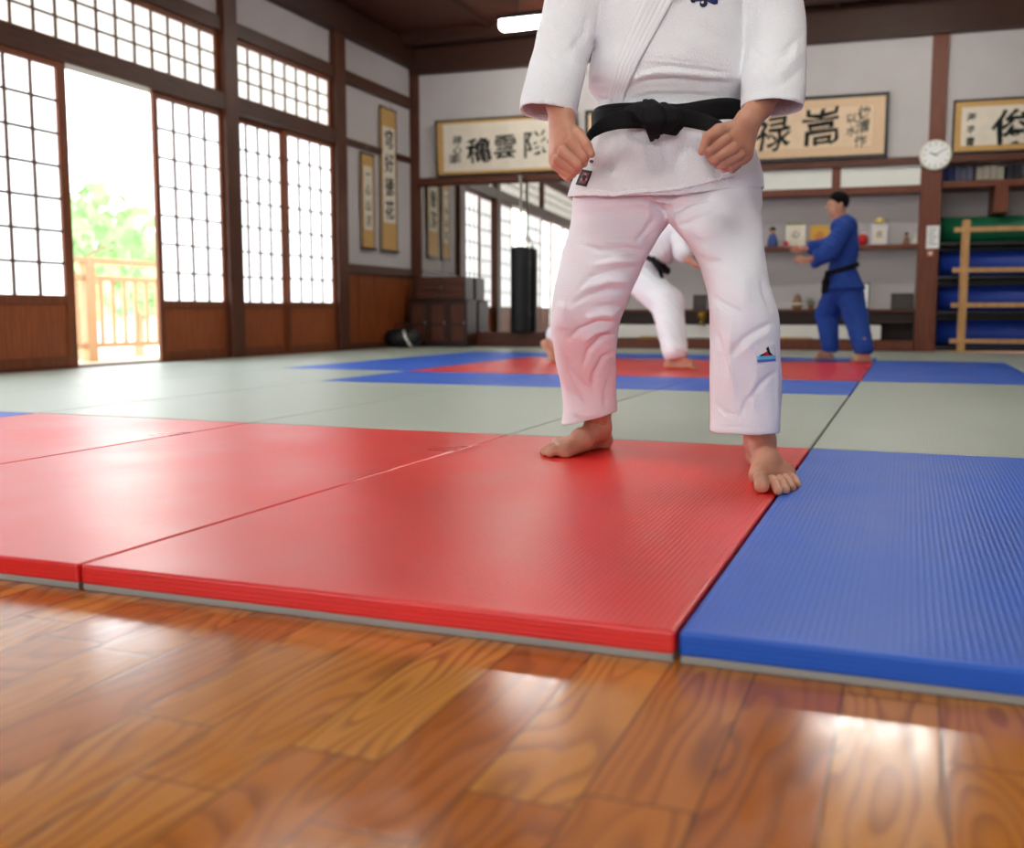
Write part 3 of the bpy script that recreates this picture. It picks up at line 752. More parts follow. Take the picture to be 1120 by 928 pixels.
picture(988, Z2, .25, .185, 'frame_black', 'darkpic', 'dark framed photograph beside the wooden post')
picture(766, Z2, .17, .18, 'frame_black', 'darkpic', 'small dark framed photograph seen between the white trouser legs')
o = thing('gold_trophy', 'small gold trophy on the white drawer between the trouser legs', 'trophy', BP(BW(768, 350, .0)[0], -.0, .3365), BA)
c = MB(); c.lathe([(.05, 0), (.05, .02), (.015, .035), (.012, .06), (.05, .09), (.055, .14), (.045, .145)], n=20); c.build('cup', plain('trophy_gold', '#a8842c', .3, .5, .8), o, smooth=True)
MB().box(-.055, .055, -.055, .055, 0, .018).build('base', M['frame_black'], o)
for a, b, lab in ((852, 888, 'pale wooden practice stick lying before the drawer beneath the boy in blue'), (700, 745, 'pale wooden practice stick lying before the drawer between the white legs')):
    s0 = BW(a, 366, .06)[0]; s1 = BW(b, 366, .06)[0]; o = thing('practice_stick', lab, 'stick', BP(s0, .035, .1605 + .016), BA, 'practice sticks on the plinth')
    MB().tube([(0, 0, 0), ((s1 - s0), 0, .0)], [.014, .012], 10).build('shaft', M['stick'], o, smooth=True)
    MB().tube([(-.001, 0, 0), ((s1 - s0) * .25, 0, .0)], .0155, 10).build('grip', M['tan'], o, smooth=True)

# plinth ledge the sticks lie on
tb('trim_ledge', 2.60, 6.26, .045, .160, .0, .075, 'post_wood')

# ---- ceiling lamps
for i, (x, y, lab) in enumerate(((-3.72, 11.0, 'fluorescent ceiling lamp above the left calligraphy board'), (-.12, 10.6, 'fluorescent ceiling lamp over the boy in blue'),
              (-3.3, 5.5, 'added unseen ceiling lamp over the grey mats, left row'), (-.15, 5.5, 'added unseen ceiling lamp over the grey mats, right row'), (-3.3, 1.8, 'added unseen ceiling lamp over the front red mats'), (-.15, 1.8, 'added unseen ceiling lamp over the front blue mat'))):  # last four lamps are added out of view for more light
    W = .66 if i else .62
    if i == 0: x = -3.77
    o = thing('ceiling_lamp', lab, 'ceiling lamp', (x, y, 3.62), 0, 'fluorescent ceiling lamps')
    MB().box(-W, W, -.10, .10, .09, .14).build('housing', M['frame_black'], o, bevel=.004)
    MB().box(-W + .02, W - .02, -.08, .08, 0, .09).build('diffuser', M['lamp'], o, bevel=.012)
    for s in (-.4, .4): MB().tube([(s, 0, .14), (s, 0, .36)], .008, 8).build('hanger', M['metal'], o)

# ================================================================== MATS
def judo_mat(label, x0, x1, y0, y1, m, group):
    g = .003
    o = thing('judo_mat', label, 'mat', (x0, y0, 0), 0, group)
    W = x1 - x0; H = y1 - y0
    MB().box(g, W - g, g, H - g, .011, MT).build('cover', M[m], o, bevel=.0055, seg=3)
    MB().box(g + .002, W - g - .002, g + .002, H - g - .002, 0, .0115).build('base_layer', M['grey_foam'], o, bevel=.002)
cx = [-6.13, -4.62, -3.52, -2.42, -1.318, -.278, .805, 1.885]
R0, R1, R2, R3, R4, R5, R6 = 1.34, 3.385, 5.68, 6.90, 9.56, 10.75, 12.37
GR = 'red judo mats'; GBm = 'blue judo mats'; GG = 'grey-green judo mats'
J = judo_mat
J('red mat in the front row beside the blue one, under the white gi man', cx[4], cx[5], R0, R1, 'mat_red', GR)
J('red mat second from the blue one in the front row', cx[3], cx[4], R0, R1, 'mat_red', GR)
J('red mat furthest from the blue one in the front row, washed with window light', cx[2], cx[3], R0, R1, 'mat_red', GR)
J('large blue mat in the front row on the wood floor edge', cx[5], cx[6], R0, R1, 'mat_blue', GBm)
J('sliver of blue mat at the left picture edge, front row', cx[1], cx[2], R0, R1, 'mat_blue', GBm)
J('grey mat directly behind the large front blue mat', cx[5], cx[6], R1 + .012, R3 - .03, 'mat_grey', GG)
J('grey mat behind the red mat the white gi man stands on', cx[4], cx[5], R1 + .012, R2, 'mat_grey', GG)
J('grey mat behind the second red front mat', cx[3], cx[4], R1 + .012, R2, 'mat_grey', GG)
J('grey mat behind the furthest red front mat', cx[2], cx[3], R1 + .012, R2, 'mat_grey', GG)
J('pale grey mat in front of the open shoji doorway, second column from the wall', cx[1], cx[2], R1 + .012, R3, 'mat_grey', GG)
J('pale grey mat along the left wall by the nearest shoji door', cx[0], cx[1], R1 + .012, R3, 'mat_grey', GG)
J('pale grey mat along the left wall by the doorway', cx[0], cx[1], R3, R4, 'mat_grey', GG)
J('pale grey mat along the left wall below the far shoji doors', cx[0], cx[1], R4, R6, 'mat_grey', GG)
J('blue border mat at the front left of the far red area', cx[2], cx[3], R2, R3, 'mat_blue', GBm)
J('blue border mat between the grey and red, behind the trousers', cx[3], cx[4], R2, R3, 'mat_blue', GBm)
J('blue border mat at the front right of the far red area', cx[4], cx[5], R2, R3, 'mat_blue', GBm)
J('far red mat at the left, before the punching bag', cx[2], cx[3], R3, R4, 'mat_red', GR)
J('far red mat in the middle, under the lunging white figure', cx[3], cx[4], R3, R4, 'mat_red', GR)
J('far red mat at the right, under the boy in blue', cx[4], cx[5], R3, R4, 'mat_red', GR)
J('long blue mat beside the far red area toward the windows', cx[1], cx[2], R3, R4, 'mat_blue', GBm)
J('blue corner mat toward the sports bag and cabinet', cx[1], cx[2], R4, R5, 'mat_blue', GBm)
J('blue strip mat behind the far red area, left piece', cx[2], cx[3], R4, R5, 'mat_blue', GBm)
J('blue strip mat behind the far red area, middle piece', cx[3], cx[4], R4, R5, 'mat_blue', GBm)
J('blue strip mat behind the heels of the boy in blue', cx[4], cx[5], R4, R4 + .9, 'mat_blue', GBm)
J('blue mat right of the boy, before the rolled mat rack', cx[5], cx[6], R3 - .03, 10.0, 'mat_blue', GBm)
J('grey mat at the right edge, beside the far blue mat', cx[6], cx[7], R3 - .03, 10.0, 'mat_grey', GG)
J('grey mat along the far wall by the mirror', cx[1], cx[3], R5, R6 + .08, 'mat_grey', GG)
J('grey mat along the far wall under the display drawer', cx[3], cx[5], R5, R6 + .08, 'mat_grey', GG)
J('grey mat in front of the rolled mat rack', cx[5], cx[7], 10.0, R6 + .1, 'mat_grey', GG)


# ================================================================== THE STANDING MAN
def gl(px, py, z=MT):
    p = G(px, py, z); return np.array([p @ rt, p @ fh, p[2]])
MO = toW(np.array([gl(735, 512)]))[0]; MO[2] = MT
man = thing('person', 'person in white judo gi and black belt standing barefoot on the red mat', 'person', tuple(MO))
man_o = np.array(man.location)

def rhand(q, ox, oy, dz=0.0): return lambda cx, cy, d: Lc(ox + cx / 6.63, oy + cy / 6.63, d)
def hand_sdf(H, digits, palm, k=.005):
    def f(P):
        d = None
        for pts, rs in palm:
            c = chain(P, [H(*p) for p in pts], rs, .008); d = c if d is None else smin(d, c, .012)
        for pts, rs in digits:
            c = chain(P, [H(*p) for p in pts], rs, .003); d = smin(d, c, .0018)
        return d
    return f
# his left hand (right in the photo)
HL = rhand(0, 740, 80)
palmL = [([(672, 120, 2.75), (598, 242, 2.71), (522, 345, 2.665)], [.040, .036, .0305]),
         ([(515, 340, 2.665), (385, 455, 2.625)], [.029, .024]), ([(515, 345, 2.67), (430, 520, 2.635)], [.028, .025]),
         ([(520, 355, 2.68), (475, 555, 2.65)], [.027, .024]), ([(525, 365, 2.69), (500, 590, 2.665)], [.025, .020])]
digL = [([(352, 480, 2.610), (238, 568, 2.595), (258, 610, 2.640), (330, 590, 2.67)], [.0165, .0135, .0115, .0100]),
        ([(410, 545, 2.615), (275, 628, 2.600), (300, 660, 2.645), (370, 630, 2.675)], [.0165, .0135, .0115, .0100]),
        ([(452, 592, 2.630), (325, 662, 2.615), (350, 690, 2.655), (410, 660, 2.685)], [.0155, .0128, .0110, .0095]),
        ([(490, 622, 2.650), (388, 680, 2.635), (405, 700, 2.670), (450, 670, 2.69)], [.0140, .0112, .0098, .0085]),
        ([(420, 410, 2.640), (305, 418, 2.605), (225, 468, 2.588), (186, 568, 2.595)], [.024, .0175, .0142, .0105])]
# his right hand (left in the photo)
HR = rhand(0, 590, 90)
palmR = [([(140, 70, 2.76), (148, 170, 2.73), (165, 255, 2.70)], [.040, .036, .031]),
         ([(165, 255, 2.70), (215, 420, 2.66)], [.030, .025]), ([(160, 260, 2.705), (165, 480, 2.67)], [.029, .026]),
         ([(150, 265, 2.71), (130, 535, 2.69)], [.027, .023]), ([(145, 270, 2.72), (118, 575, 2.71)], [.024, .019])]
digR = [([(232, 430, 2.645), (325, 545, 2.635), (318, 585, 2.675), (250, 560, 2.70)], [.0165, .0138, .0115, .0100]),
        ([(175, 505, 2.650), (283, 602, 2.640), (272, 635, 2.68), (205, 610, 2.70)], [.0165, .0135, .0115, .0100]),
        ([(135, 560, 2.665), (252, 640, 2.655), (240, 665, 2.69), (180, 640, 2.71)], [.0155, .0128, .0110, .0095]),
        ([(118, 600, 2.685), (212, 677, 2.675), (205, 692, 2.70), (160, 665, 2.72)], [.0140, .0115, .0098, .0085]),
        ([(215, 350, 2.685), (285, 375, 2.650), (345, 460, 2.625), (376, 522, 2.620)], [.022, .0150, .0128, .0100])]

# feet: his left foot points at the camera, his right foot points to the left of the picture
def foot_sdf(ank, heel, ball_in, ball_out, toes, shin, mid):
    def f(P):
        d = chain(P, [shin, ank], [.046, .034], .01)
        d = smin(d, chain(P, [ank, heel], [.034, .029], .01), .02)
        d = smin(d, cone(P, ank + np.array([0, 0, .0]), mid, .034, .031), .03)
        d = smin(d, cone(P, mid, ball_in, .031, .021), .02); d = smin(d, cone(P, mid, ball_out, .026, .0155), .02)
        d = smin(d, cone(P, heel, ball_out, .026, .015), .03); d = smin(d, cone(P, heel, ball_in, .024, .019), .02)
        d = smin(d, cone(P, ball_in, ball_out, .021, .0155), .015)
        for (a, b, c, r1, r2) in toes:
            d = smin(d, chain(P, [a, b, c], [r1, r1 * .95, r2], .003), .0045)
        return smax(d, (MT + .0005) - P[2], .004)
    return f
def ground(px, py, r, z=0.0):
    p = gl(px, py); p[2] = MT + r * .93 + z; return p
def toes_of(spec):
    out = []
    for (a, b, r1, r2) in spec:
        A = np.array(a); B = np.array(b); m = A * .45 + B * .55; m[2] += r1 * .35; out.append((A, m, B, r1, r2))
    return out
# left foot
tl = []
tips = [(833, 539.5, .0185), (851, 542, .0108), (859.5, 540.5, .0102), (866.5, 538, .0096), (872, 534, .0088)]
roots = [(831, 532, .0220), (844, 533, .0170), (852, 532, .0160), (859, 530, .0150), (865, 527.5, .0135)]
for (x, y, r), (X_, Y_, R_) in zip(tips, roots):
    tl.append((ground(X_, Y_, R_, .002), ground(x, y, r), R_ * .82, r))
fL = foot_sdf(Lc(831, 484, 2.76), ground(829, 508, .028), ground(830, 528, .023), ground(860, 525, .019), toes_of(tl), Lc(829, 455, 2.75), Lc(838, 503, 2.66))
# right foot
tr = []
tips = [(602, 500.5, .0155), (596, 499.3, .0112), (594, 497.8, .0105), (595, 496, .0098), (598, 494.5, .0090)]
roots = [(613, 500.5, .0190), (608, 499, .0165), (606, 497, .0150), (606, 495, .0140), (608, 493, .0130)]
for (x, y, r), (X_, Y_, R_) in zip(tips, roots):
    tr.append((ground(X_, Y_, R_, .002), ground(x, y, r), R_ * .82, r))
fR = foot_sdf(Lc(654, 468, 3.22), ground(658, 490, .028), ground(618, 500, .021), ground(611, 491.5, .019), toes_of(tr), Lc(655, 440, 3.20), Lc(636, 481, 3.13))

# head, neck and the torso hidden by the jacket
hc = Lc(732, -118, 2.84); HD = 2.84
def head_parts(c, fwd, upv, s=1.0, k=.01):
    """c head centre; fwd unit vector of the gaze; returns sdf of skull, face, ears, nose"""
    f = np.array(fwd, float); f /= np.linalg.norm(f); u = np.array(upv, float); u -= f * (u @ f); u /= np.linalg.norm(u); r = np.cross(f, u)
    R = np.array([r, f, u]); T = lambda x, y, z: c + s * (r * x + f * y + u * z)
    def g(P):
        d = ell(P, T(0, -.012, .028), (.076 * s, .094 * s, .088 * s), R)
        d = smin(d, ell(P, T(0, .018, -.045), (.056 * s, .062 * s, .068 * s), R), .03 * s)
        d = smin(d, ell(P, T(0, .05, -.098), (.022 * s, .020 * s, .016 * s), R), .02 * s)
        d = smin(d, cone(P, T(0, .084, .012), T(0, .104, -.022), .007 * s, .0125 * s), .010 * s)
        d = smin(d, cone(P, T(-.016, .088, -.027), T(.016, .088, -.027), .0085 * s, .0085 * s), .008 * s)
        for q in (-1, 1):
            d = smax(d, -ell(P, T(q * .032, .094, .006), (.017 * s, .012 * s, .010 * s), R), .008 * s)
            d = smin(d, ell(P, T(q * .032, .074, .004), (.013 * s, .012 * s, .012 * s), R), .003 * s)
            d = smin(d, cone(P, T(q * .015, .086, .026), T(q * .046, .074, .026), .006 * s, .005 * s), .008 * s)
            d = smin(d, ell(P, T(q * .080, -.004, -.008), (.010 * s, .020 * s, .032 * s), R), .006 * s)
        d = smin(d, cone(P, T(-.020, .079, -.056), T(.020, .079, -.056), .0065 * s, .0065 * s), .006 * s)
        d = smin(d, cone(P, T(-.016, .079, -.068), T(.016, .079, -.068), .0075 * s, .0075 * s), .004 * s)
        d = smin(d, cone(P, T(0, -.02, -.05), T(0, -.035, -.17), .058 * s, .062 * s), .03 * s)
        return d
    def hair(P):
        d = ell(P, T(0, -.018, .038), (.084 * s, .100 * s, .094 * s), R)
        fx = (P[0] - c[0]) * f[0] + (P[1] - c[1]) * f[1] + (P[2] - c[2]) * f[2]
        ux = (P[0] - c[0]) * u[0] + (P[1] - c[1]) * u[1] + (P[2] - c[2]) * u[2]
        line = (-.006 * s + fx * .85) - ux     # hairline slopes back
        line = np.maximum(line, -.055 * s - ux)
        return smax(d, line, .006 * s)
    return g, hair, T
mh, mhair, mT = head_parts(hc, (0, -1, -.12), (0, 0, 1), 1.1)

def join_surfs(parts):
    V = []; Qs = []; o = 0
    for P, Q in parts: V.append(P); Qs.append(Q + o); o += len(P)
    return np.concatenate(V), np.concatenate(Qs)
def S3(u, v, z): return np.array([u, v, z])
hipL = Lc(790, 232, 2.90); hipR = Lc(690, 238, 2.94); knL = Lc(812, 335, 2.74); knR = Lc(640, 372, 2.98)
shL = Lc(828, -2, 2.90); shR = Lc(636, -2, 2.92); elL = Lc(853, 78, 2.86); elR = Lc(598, 84, 2.88)
def core(P):
    tz = rows(P, *pxrows([(228, 675, 800, 2.96, .06), (180, 665, 800, 2.94, .085), (120, 672, 792, 2.90, .095), (40, 655, 808, 2.89, .105), (-20, 655, 810, 2.90, .10), (-45, 690, 775, 2.90, .07)]))
    d = tz
    for a, b, c in ((hipL, knL, Lc(830, 478, 2.75)), (hipR, knR, Lc(655, 462, 3.20))): d = smin(d, chain(P, [a, b, c], [.060, .040, .030], .02), .02)
    for a, b, c in ((shL, elL, Lc(740 + 590 / 6.63, 80 + 220 / 6.63, 2.71)), (shR, elR, Lc(590 + 146 / 6.63, 90 + 140 / 6.63, 2.74))): d = smin(d, chain(P, [a, b, c], [.045, .038, .033], .02), .02)
    d = smin(d, cone(P, hc + S3(0, .03, -.14), hc + S3(0, .04, -.22), .06, .075), .03)
    return smin(d, mh(P), .004)
allp = [surf(core, Lc(590, 500, 2.3) * [1, 0, 0] + [-.05, 2.62, .10], Lc(890, 0, 2.9) * [1, 0, 0] + [0, 3.40, 1.98], .0055)]
for f, P0 in ((hand_sdf(HL, digL, palmL), [HL(*p) for q in digL + palmL for p in q[0]]), (hand_sdf(HR, digR, palmR), [HR(*p) for q in digR + palmR for p in q[0]])):
    A = np.array(P0); allp.append(surf(f, A.min(0) - .045, A.max(0) + .045, .00175))
for f, P0 in ((fL, [t[0] for t in tl] + [t[1] for t in tl] + [Lc(831, 484, 2.76), Lc(829, 455, 2.75), ground(829, 508, .028)]), (fR, [t[0] for t in tr] + [t[1] for t in tr] + [Lc(654, 468, 3.22), Lc(655, 440, 3.2), ground(658, 490, .028)])):
    A = np.array(P0); lo = A.min(0) - .05; hi = A.max(0) + .05; lo[2] = MT - .008; allp.append(surf(f, lo, hi, .0020))
BV, BQ = join_surfs(allp)
body = raw_mesh('body', toW(BV), BQ, M['skin'], man, MO)
P, Q = surf(mhair, hc - .16, hc + .18, .004); raw_mesh('hair', toW(P + rng.normal(0, .0012, P.shape)), Q, M['hair'], man, MO)
def eyes(T, s, parent, org):
    for q in (-1, 1):
        c = MB(); a = toW(np.array([T(q * .032, .0795, .005)]))[0] - org
        me = bpy.data.meshes.new('eye'); bm = bmesh.new(); bmesh.ops.create_uvsphere(bm, u_segments=12, v_segments=8, radius=.0085 * s); bm.to_mesh(me); bm.free()
        me.materials.append(M['frame_black']); o = bpy.data.objects.new('eye', me); link(o, parent); o.location = a
eyes(mT, 1.1, man, MO)

# ---- trousers
LR = pxrows([(476, 612, 676, 3.18, .080), (465, 614, 676, 3.18, .083), (448, 616, 674.5, 3.17, .085), (430, 615, 674, 3.15, .086), (402, 609, 673.5, 3.08, .090), (380, 605, 674, 3.02, .094),
             (355, 601.5, 677, 2.97, .100), (335, 603, 684, 2.95, .102), (315, 606.5, 692, 2.94, .102), (290, 612, 703, 2.94, .104), (266, 618, 716, 2.94, .108), (240, 625, 735, 2.94, .112), (213, 630, 745, 2.93, .118), (190, 636, 745, 2.93, .115)])
LL = pxrows([(476, 777, 852.5, 2.72, .080), (455, 777, 853, 2.72, .081), (433, 777, 853, 2.72, .082), (400, 777, 853.5, 2.71, .084), (375, 777, 852, 2.70, .086), (344, 777, 850, 2.71, .092),
             (316, 774.5, 842, 2.74, .098), (289, 766, 836, 2.78, .102), (268, 754, 834, 2.81, .106), (243, 731, 832, 2.85, .112), (213, 722, 829, 2.89, .116), (190, 722, 824, 2.90, .114)])
PV = pxrows([(226, 640, 828, 2.92, .110), (213, 634, 827, 2.92, .122), (190, 640, 822, 2.92, .124), (150, 648, 815, 2.91, .118), (120, 655, 806, 2.90, .108)])
hemR = Lc(645, 457, 3.1)[2]
def trou(P):
    a = rows(P, *LR, p=2.2); b = rows(P, *LL, p=2.2); c = rows(P, *PV, p=2.3)
    d = smin(smin(a, b, .012), c, .03)
    # hem cuts: right leg rises towards the outside and front
    u = P[0]
    cutR = (Lc(645, 460, 3.10)[2] + (u - Lc(645, 460, 3.1)[0]) * .28) - P[2]
    cutL = (Lc(815, 476, 2.64)[2]) - P[2]
    cut = np.where(u < Lc(730, 400, 2.9)[0], cutR, cutL)
    return smax(d, cut, .004)
P, Q = surf(trou, [Lc(595, 300, 2.95)[0] - .03, 2.55, .08], [Lc(860, 300, 2.7)[0] + .03, 3.36, Lc(730, 130, 2.8)[2]], .0042)
c4 = lambda *pts: [(560 + x / 2.576, 200 + y / 2.576) for x, y in pts]
ST = [
 (c4((385, 195), (320, 185), (250, 190), (195, 175)), -.006, 3.2), (c4((380, 180), (310, 165), (240, 160)), .004, 4),
 (c4((350, 240), (280, 245), (220, 265), (185, 305)), -.0075, 3.0), (c4((360, 222), (290, 222), (220, 235)), .0055, 3.5),
 (c4((335, 305), (270, 300), (210, 318), (165, 345)), -.007, 3.2), (c4((340, 280), (270, 278), (200, 300)), .006, 4),
 (c4((325, 350), (270, 345), (225, 350)), -.005, 3), (c4((150, 330), (140, 380), (150, 420)), .007, 11),
 (c4((298, 395), (245, 395), (190, 415), (160, 440)), -.009, 3.2), (c4((300, 375), (250, 372), (200, 385)), .006, 4),
 (c4((290, 425), (250, 440), (215, 475), (200, 520)), -.008, 3.0), (c4((280, 410), (235, 420), (195, 450)), .006, 3.5),
 (c4((290, 475), (255, 495), (230, 540), (225, 590)), -.006, 3.0), (c4((150, 480), (170, 530), (200, 570), (240, 600)), -.005, 3.5),
 (c4((140, 540), (165, 590), (205, 625)), -.004, 3), (c4((280, 540), (262, 590), (265, 640)), -.004, 3), (c4((165, 640), (195, 655), (235, 655)), .003, 3),
 (c4((292, 400), (288, 470), (290, 560), (288, 640)), .004, 2.2),
 # crotch and left leg
 (c4((440, 105), (425, 80), (395, 60), (370, 30)), -.010, 3), (c4((450, 90), (480, 65), (520, 50), (560, 48)), -.010, 3), (c4((430, 60), (470, 45), (510, 20)), .008, 4),
 (c4((420, 130), (395, 170), (365, 215)), .006, 4), (c4((400, 100), (375, 140), (340, 175)), -.006, 3.5), (c4((380, 50), (385, 100)), .006, 3.5),
 (c4((460, 120), (490, 115), (540, 90), (590, 80)), -.007, 3.2), (c4((455, 75), (475, 130), (510, 190)), .006, 4), (c4((490, 150), (530, 165), (590, 155)), -.004, 3.5),
 (c4((520, 200), (550, 225), (600, 220)), -.005, 3.5), (c4((660, 240), (650, 300), (660, 350)), .006, 11), (c4((700, 260), (715, 320), (740, 370)), -.005, 4),
 (c4((562, 320), (600, 345), (660, 370)), -.005, 3.5), (c4((745, 390), (700, 410), (650, 440), (610, 500)), -.006, 3.2), (c4((740, 420), (690, 440), (640, 490)), .004, 4),
 (c4((565, 400), (590, 470), (600, 560)), -.004, 4), (c4((745, 530), (700, 570), (660, 620), (640, 670)), -.0055, 3.4), (c4((620, 380), (612, 470), (625, 600)), .0045, 6), (c4((690, 520), (675, 600), (690, 660)), .004, 5),
 (c4((750, 480), (748, 600), (748, 690)), .003, 2.5), (c4((570, 620), (600, 650), (640, 660)), -.003, 3)]
# hem stitching lines
for pts in (c4((565, 683), (650, 690), (750, 695)), c4((160, 655), (195, 672), (240, 660), (290, 630))): ST.append((pts, -.0022, .7))
P = strokes(P, Q, [(a, b * (1.25 if abs(b) > .0025 else 1), c * .9) for a, b, c in ST]); P = relax(P, Q, 1, .4)
P2 = P.copy()
# a little all-over unevenness in the cloth
P = P + vnormals(P, Q) * (.0016 * (np.sin(P[:, 2] * 37 + P[:, 0] * 23) * np.sin(P[:, 0] * 51 + P[:, 1] * 31 + 1.3)))[:, None]
trousers = raw_mesh('trousers', toW(P), Q, M['gi_trouser'], man, MO)
TB = BVHTree.FromPolygons([Vector(p) for p in toW(P)], [tuple(int(i) for i in q) for q in Q])

# ---- jacket (upper part, sleeves)
TR = pxrows([(138, 662, 803, 2.90, .118), (122, 657, 806, 2.90, .122), (109, 655, 808, 2.90, .128), (100, 645, 816, 2.90, .148), (91, 644, 818, 2.90, .155), (76, 645, 815, 2.89, .149), (50, 648, 815.5, 2.89, .138), (18, 648, 814, 2.89, .135),
             (0, 646, 815, 2.89, .135), (-20, 640, 822, 2.89, .130), (-38, 655, 808, 2.89, .112), (-52, 690, 772, 2.89, .085)])
SL = pxrows([(136, 566, 631, 2.735, .084), (124, 568, 631, 2.74, .084), (112, 569, 634, 2.75, .084), (91, 573.5, 638, 2.78, .083), (52, 584, 648, 2.84, .083), (20, 591, 655, 2.87, .084), (0, 595, 662, 2.88, .085), (-20, 604, 668, 2.89, .080), (-38, 622, 675, 2.89, .064)])
SR = pxrows([(140, 811, 876.5, 2.70, .084), (126, 811, 878, 2.71, .084), (112, 811, 878.5, 2.72, .084), (91, 812, 880.5, 2.76, .083), (52, 814, 881, 2.83, .083), (20, 806, 880, 2.87, .084), (0, 800, 877, 2.88, .085), (-20, 792, 866, 2.89, .080), (-38, 785, 846, 2.89, .064)])
def shrink(R, t): return (R[0], R[1], [x - t for x in R[2]], [x - t for x in R[3]])
SLi, SRi = shrink(SL, .0065), shrink(SR, .0065)
zL = Lc(598, 124.5, 2.745)[2]; uL = Lc(598, 124, 2.745); zR = Lc(845, 119, 2.72)[2]; uR = Lc(845, 119, 2.72)
def planeL(P): return (zL + (-(P[1] - uL[1])) * .10 + (P[0] - uL[0]) * -.16) - P[2]
def planeR(P): return (zR + (-(P[1] - uR[1])) * .10 + (P[0] - uR[0]) * -.06) - P[2]
def upper(P):
    t = rows(P, *TR, p=2.25)
    a = rows(P, *SL, p=2.1, cap=False); b = rows(P, *SR, p=2.1, cap=False)
    ztop = Lc(700, -38, 2.89)[2] - .012
    a = smax(a, P[2] - ztop, .03); b = smax(b, P[2] - ztop, .03)
    ai = rows(P, *SLi, p=2.1, cap=False); bi = rows(P, *SRi, p=2.1, cap=False)
    lim = P[2] - (zL + .17)
    ai = smax(ai, lim, .01); bi = smax(bi, lim, .01)
    a = smax(smax(a, planeL(P), .002), -ai, .002); b = smax(smax(b, planeR(P), .002), -bi, .002)
    k = np.where(P[2] > 1.33, .012 + np.clip((P[2] - 1.33) * .45, 0, .05), .012)
    return smin(smin(t, a, k), b, k)
P, Q = surf(upper, [Lc(560, 100, 2.7)[0] - .03, 2.58, Lc(730, 136, 2.9)[2] - .02], [Lc(885, 100, 2.8)[0] + .03, 3.08, 1.56], .0040)
c3 = lambda *pts: [(560 + x / 3.294, y / 3.294) for x, y in pts]
SJ = [
 (c3((410, 320), (480, 290), (580, 285), (700, 300), (830, 300)), -.008, 3.2), (c3((420, 290), (520, 262), (640, 268), (760, 280)), .007, 4),
 (c3((420, 350), (500, 325), (620, 325), (760, 330)), .006, 3), (c3((440, 255), (560, 235), (700, 250), (830, 262)), -.003, 3),
 (c3((285, 285), (310, 300), (345, 300)), -.005, 3), (c3((300, 330), (330, 345), (352, 350)), .004, 3),
 (c3((860, 150), (900, 240), (960, 300)), -.004, 5), (c3((1050, 120), (980, 190), (900, 220), (850, 270)), -.0065, 5), (c3((1050, 180), (990, 240), (940, 290)), .004, 6),
 (c3((1050, 240), (1000, 285), (900, 330)), -.0045, 5), (c3((280, 30), (260, 120), (200, 190)), -.005, 5), (c3((100, 150), (160, 210), (230, 230)), -.0045, 5), (c3((80, 240), (140, 290), (220, 300)), .004, 6), (c3((120, 60), (180, 140), (250, 160)), .004, 7),
 (c3((290, 130), (300, 190), (285, 260)), -.004, 4), (c3((660, 60), (720, 130), (830, 160)), -.003, 8), (c3((540, 80), (640, 150), (720, 190)), .003, 9),
 # sleeve hem stitching
 (c3((35, 362), (120, 352), (225, 380)), -.0022, .7), (c3((835, 332), (900, 325), (1045, 348)), -.0022, .7),
 # skirt seam with two rows of stitches
 (c3((450, 206), (560, 214), (700, 232), (838, 252)), -.0028, .8), (c3((440, 224), (560, 234), (700, 250), (836, 268)), -.0028, .8), (c3((446, 215), (560, 224), (700, 241), (838, 260)), .0022, 1.2)]
P = strokes(P, Q, [(a, b * (1.4 if abs(b) > .003 else 1), c * .9) for a, b, c in SJ]); P = relax(P, Q, 1, .4)
P = P + vnormals(P, Q) * (.0014 * (np.sin(P[:, 2] * 31 + P[:, 0] * 19) * np.sin(P[:, 0] * 41 + P[:, 1] * 31 + .3)))[:, None]
jacket = raw_mesh('jacket', toW(P), Q, M['gi_jacket'], man, MO)
JB = BVHTree.FromPolygons([Vector(p) for p in toW(P)], [tuple(int(i) for i in q) for q in Q])

# ---- jacket skirt below the belt : two overlapping layers
SK = pxrows([(232, 617, 838, 2.90, .158), (212, 621, 838, 2.90, .155), (195, 627, 837, 2.90, .152), (175, 635, 831, 2.90, .148), (150, 644, 822, 2.90, .141), (130, 650, 813, 2.90, .133), (112, 655, 808, 2.90, .126)], )
SKi = shrink(SK, .006); SK2 = shrink(SK, .008); SK2i = shrink(SK, .0135)
ub = [Lc(x, 210, 2.76)[0] for x in (618, 672, 742, 803, 840)]
zb = [Lc(x, y, 2.76)[2] for x, y in ((618, 210), (672, 215), (742, 209), (803, 193), (840, 190))]
zb2 = [Lc(x, y, 2.76)[2] for x, y in ((618, 208), (672, 213.5), (742, 214), (800, 205), (840, 201))]
cy0 = SK[1][3][1]
def skirt(P):
    front = P[1] < cy0
    h1 = np.interp(P[0], ub, zb); h2 = np.interp(P[0], ub, zb2)
    back = Lc(730, 199, 3.0)[2]
    h1 = np.where(front, h1, back); h2 = np.where(front, h2, back)
    ue = Lc(811, 150, 2.78)[0] + (Lc(804, 193, 2.78)[0] - Lc(811, 150, 2.78)[0]) * np.clip((Lc(0, 150, 2.78)[2] - P[2]) / .11, 0, 1.2)
    a = smax(rows(P, *SK, p=2.2), -rows(P, *SKi, p=2.2, cap=False), .001); a = smax(a, h1 - P[2], .002); a = smax(a, np.where(front, P[0] - ue, -1), .002)
    b = smax(rows(P, *SK2, p=2.2), -rows(P, *SK2i, p=2.2, cap=False), .001); b = smax(b, h2 - P[2], .002)
    return np.minimum(a, b)
P, Q = surf(skirt, [Lc(612, 200, 2.9)[0] - .03, 2.70, Lc(0, 222, 2.76)[2]], [Lc(842, 200, 2.9)[0] + .03, 3.12, Lc(0, 112, 2.9)[2] + .01], .0030)
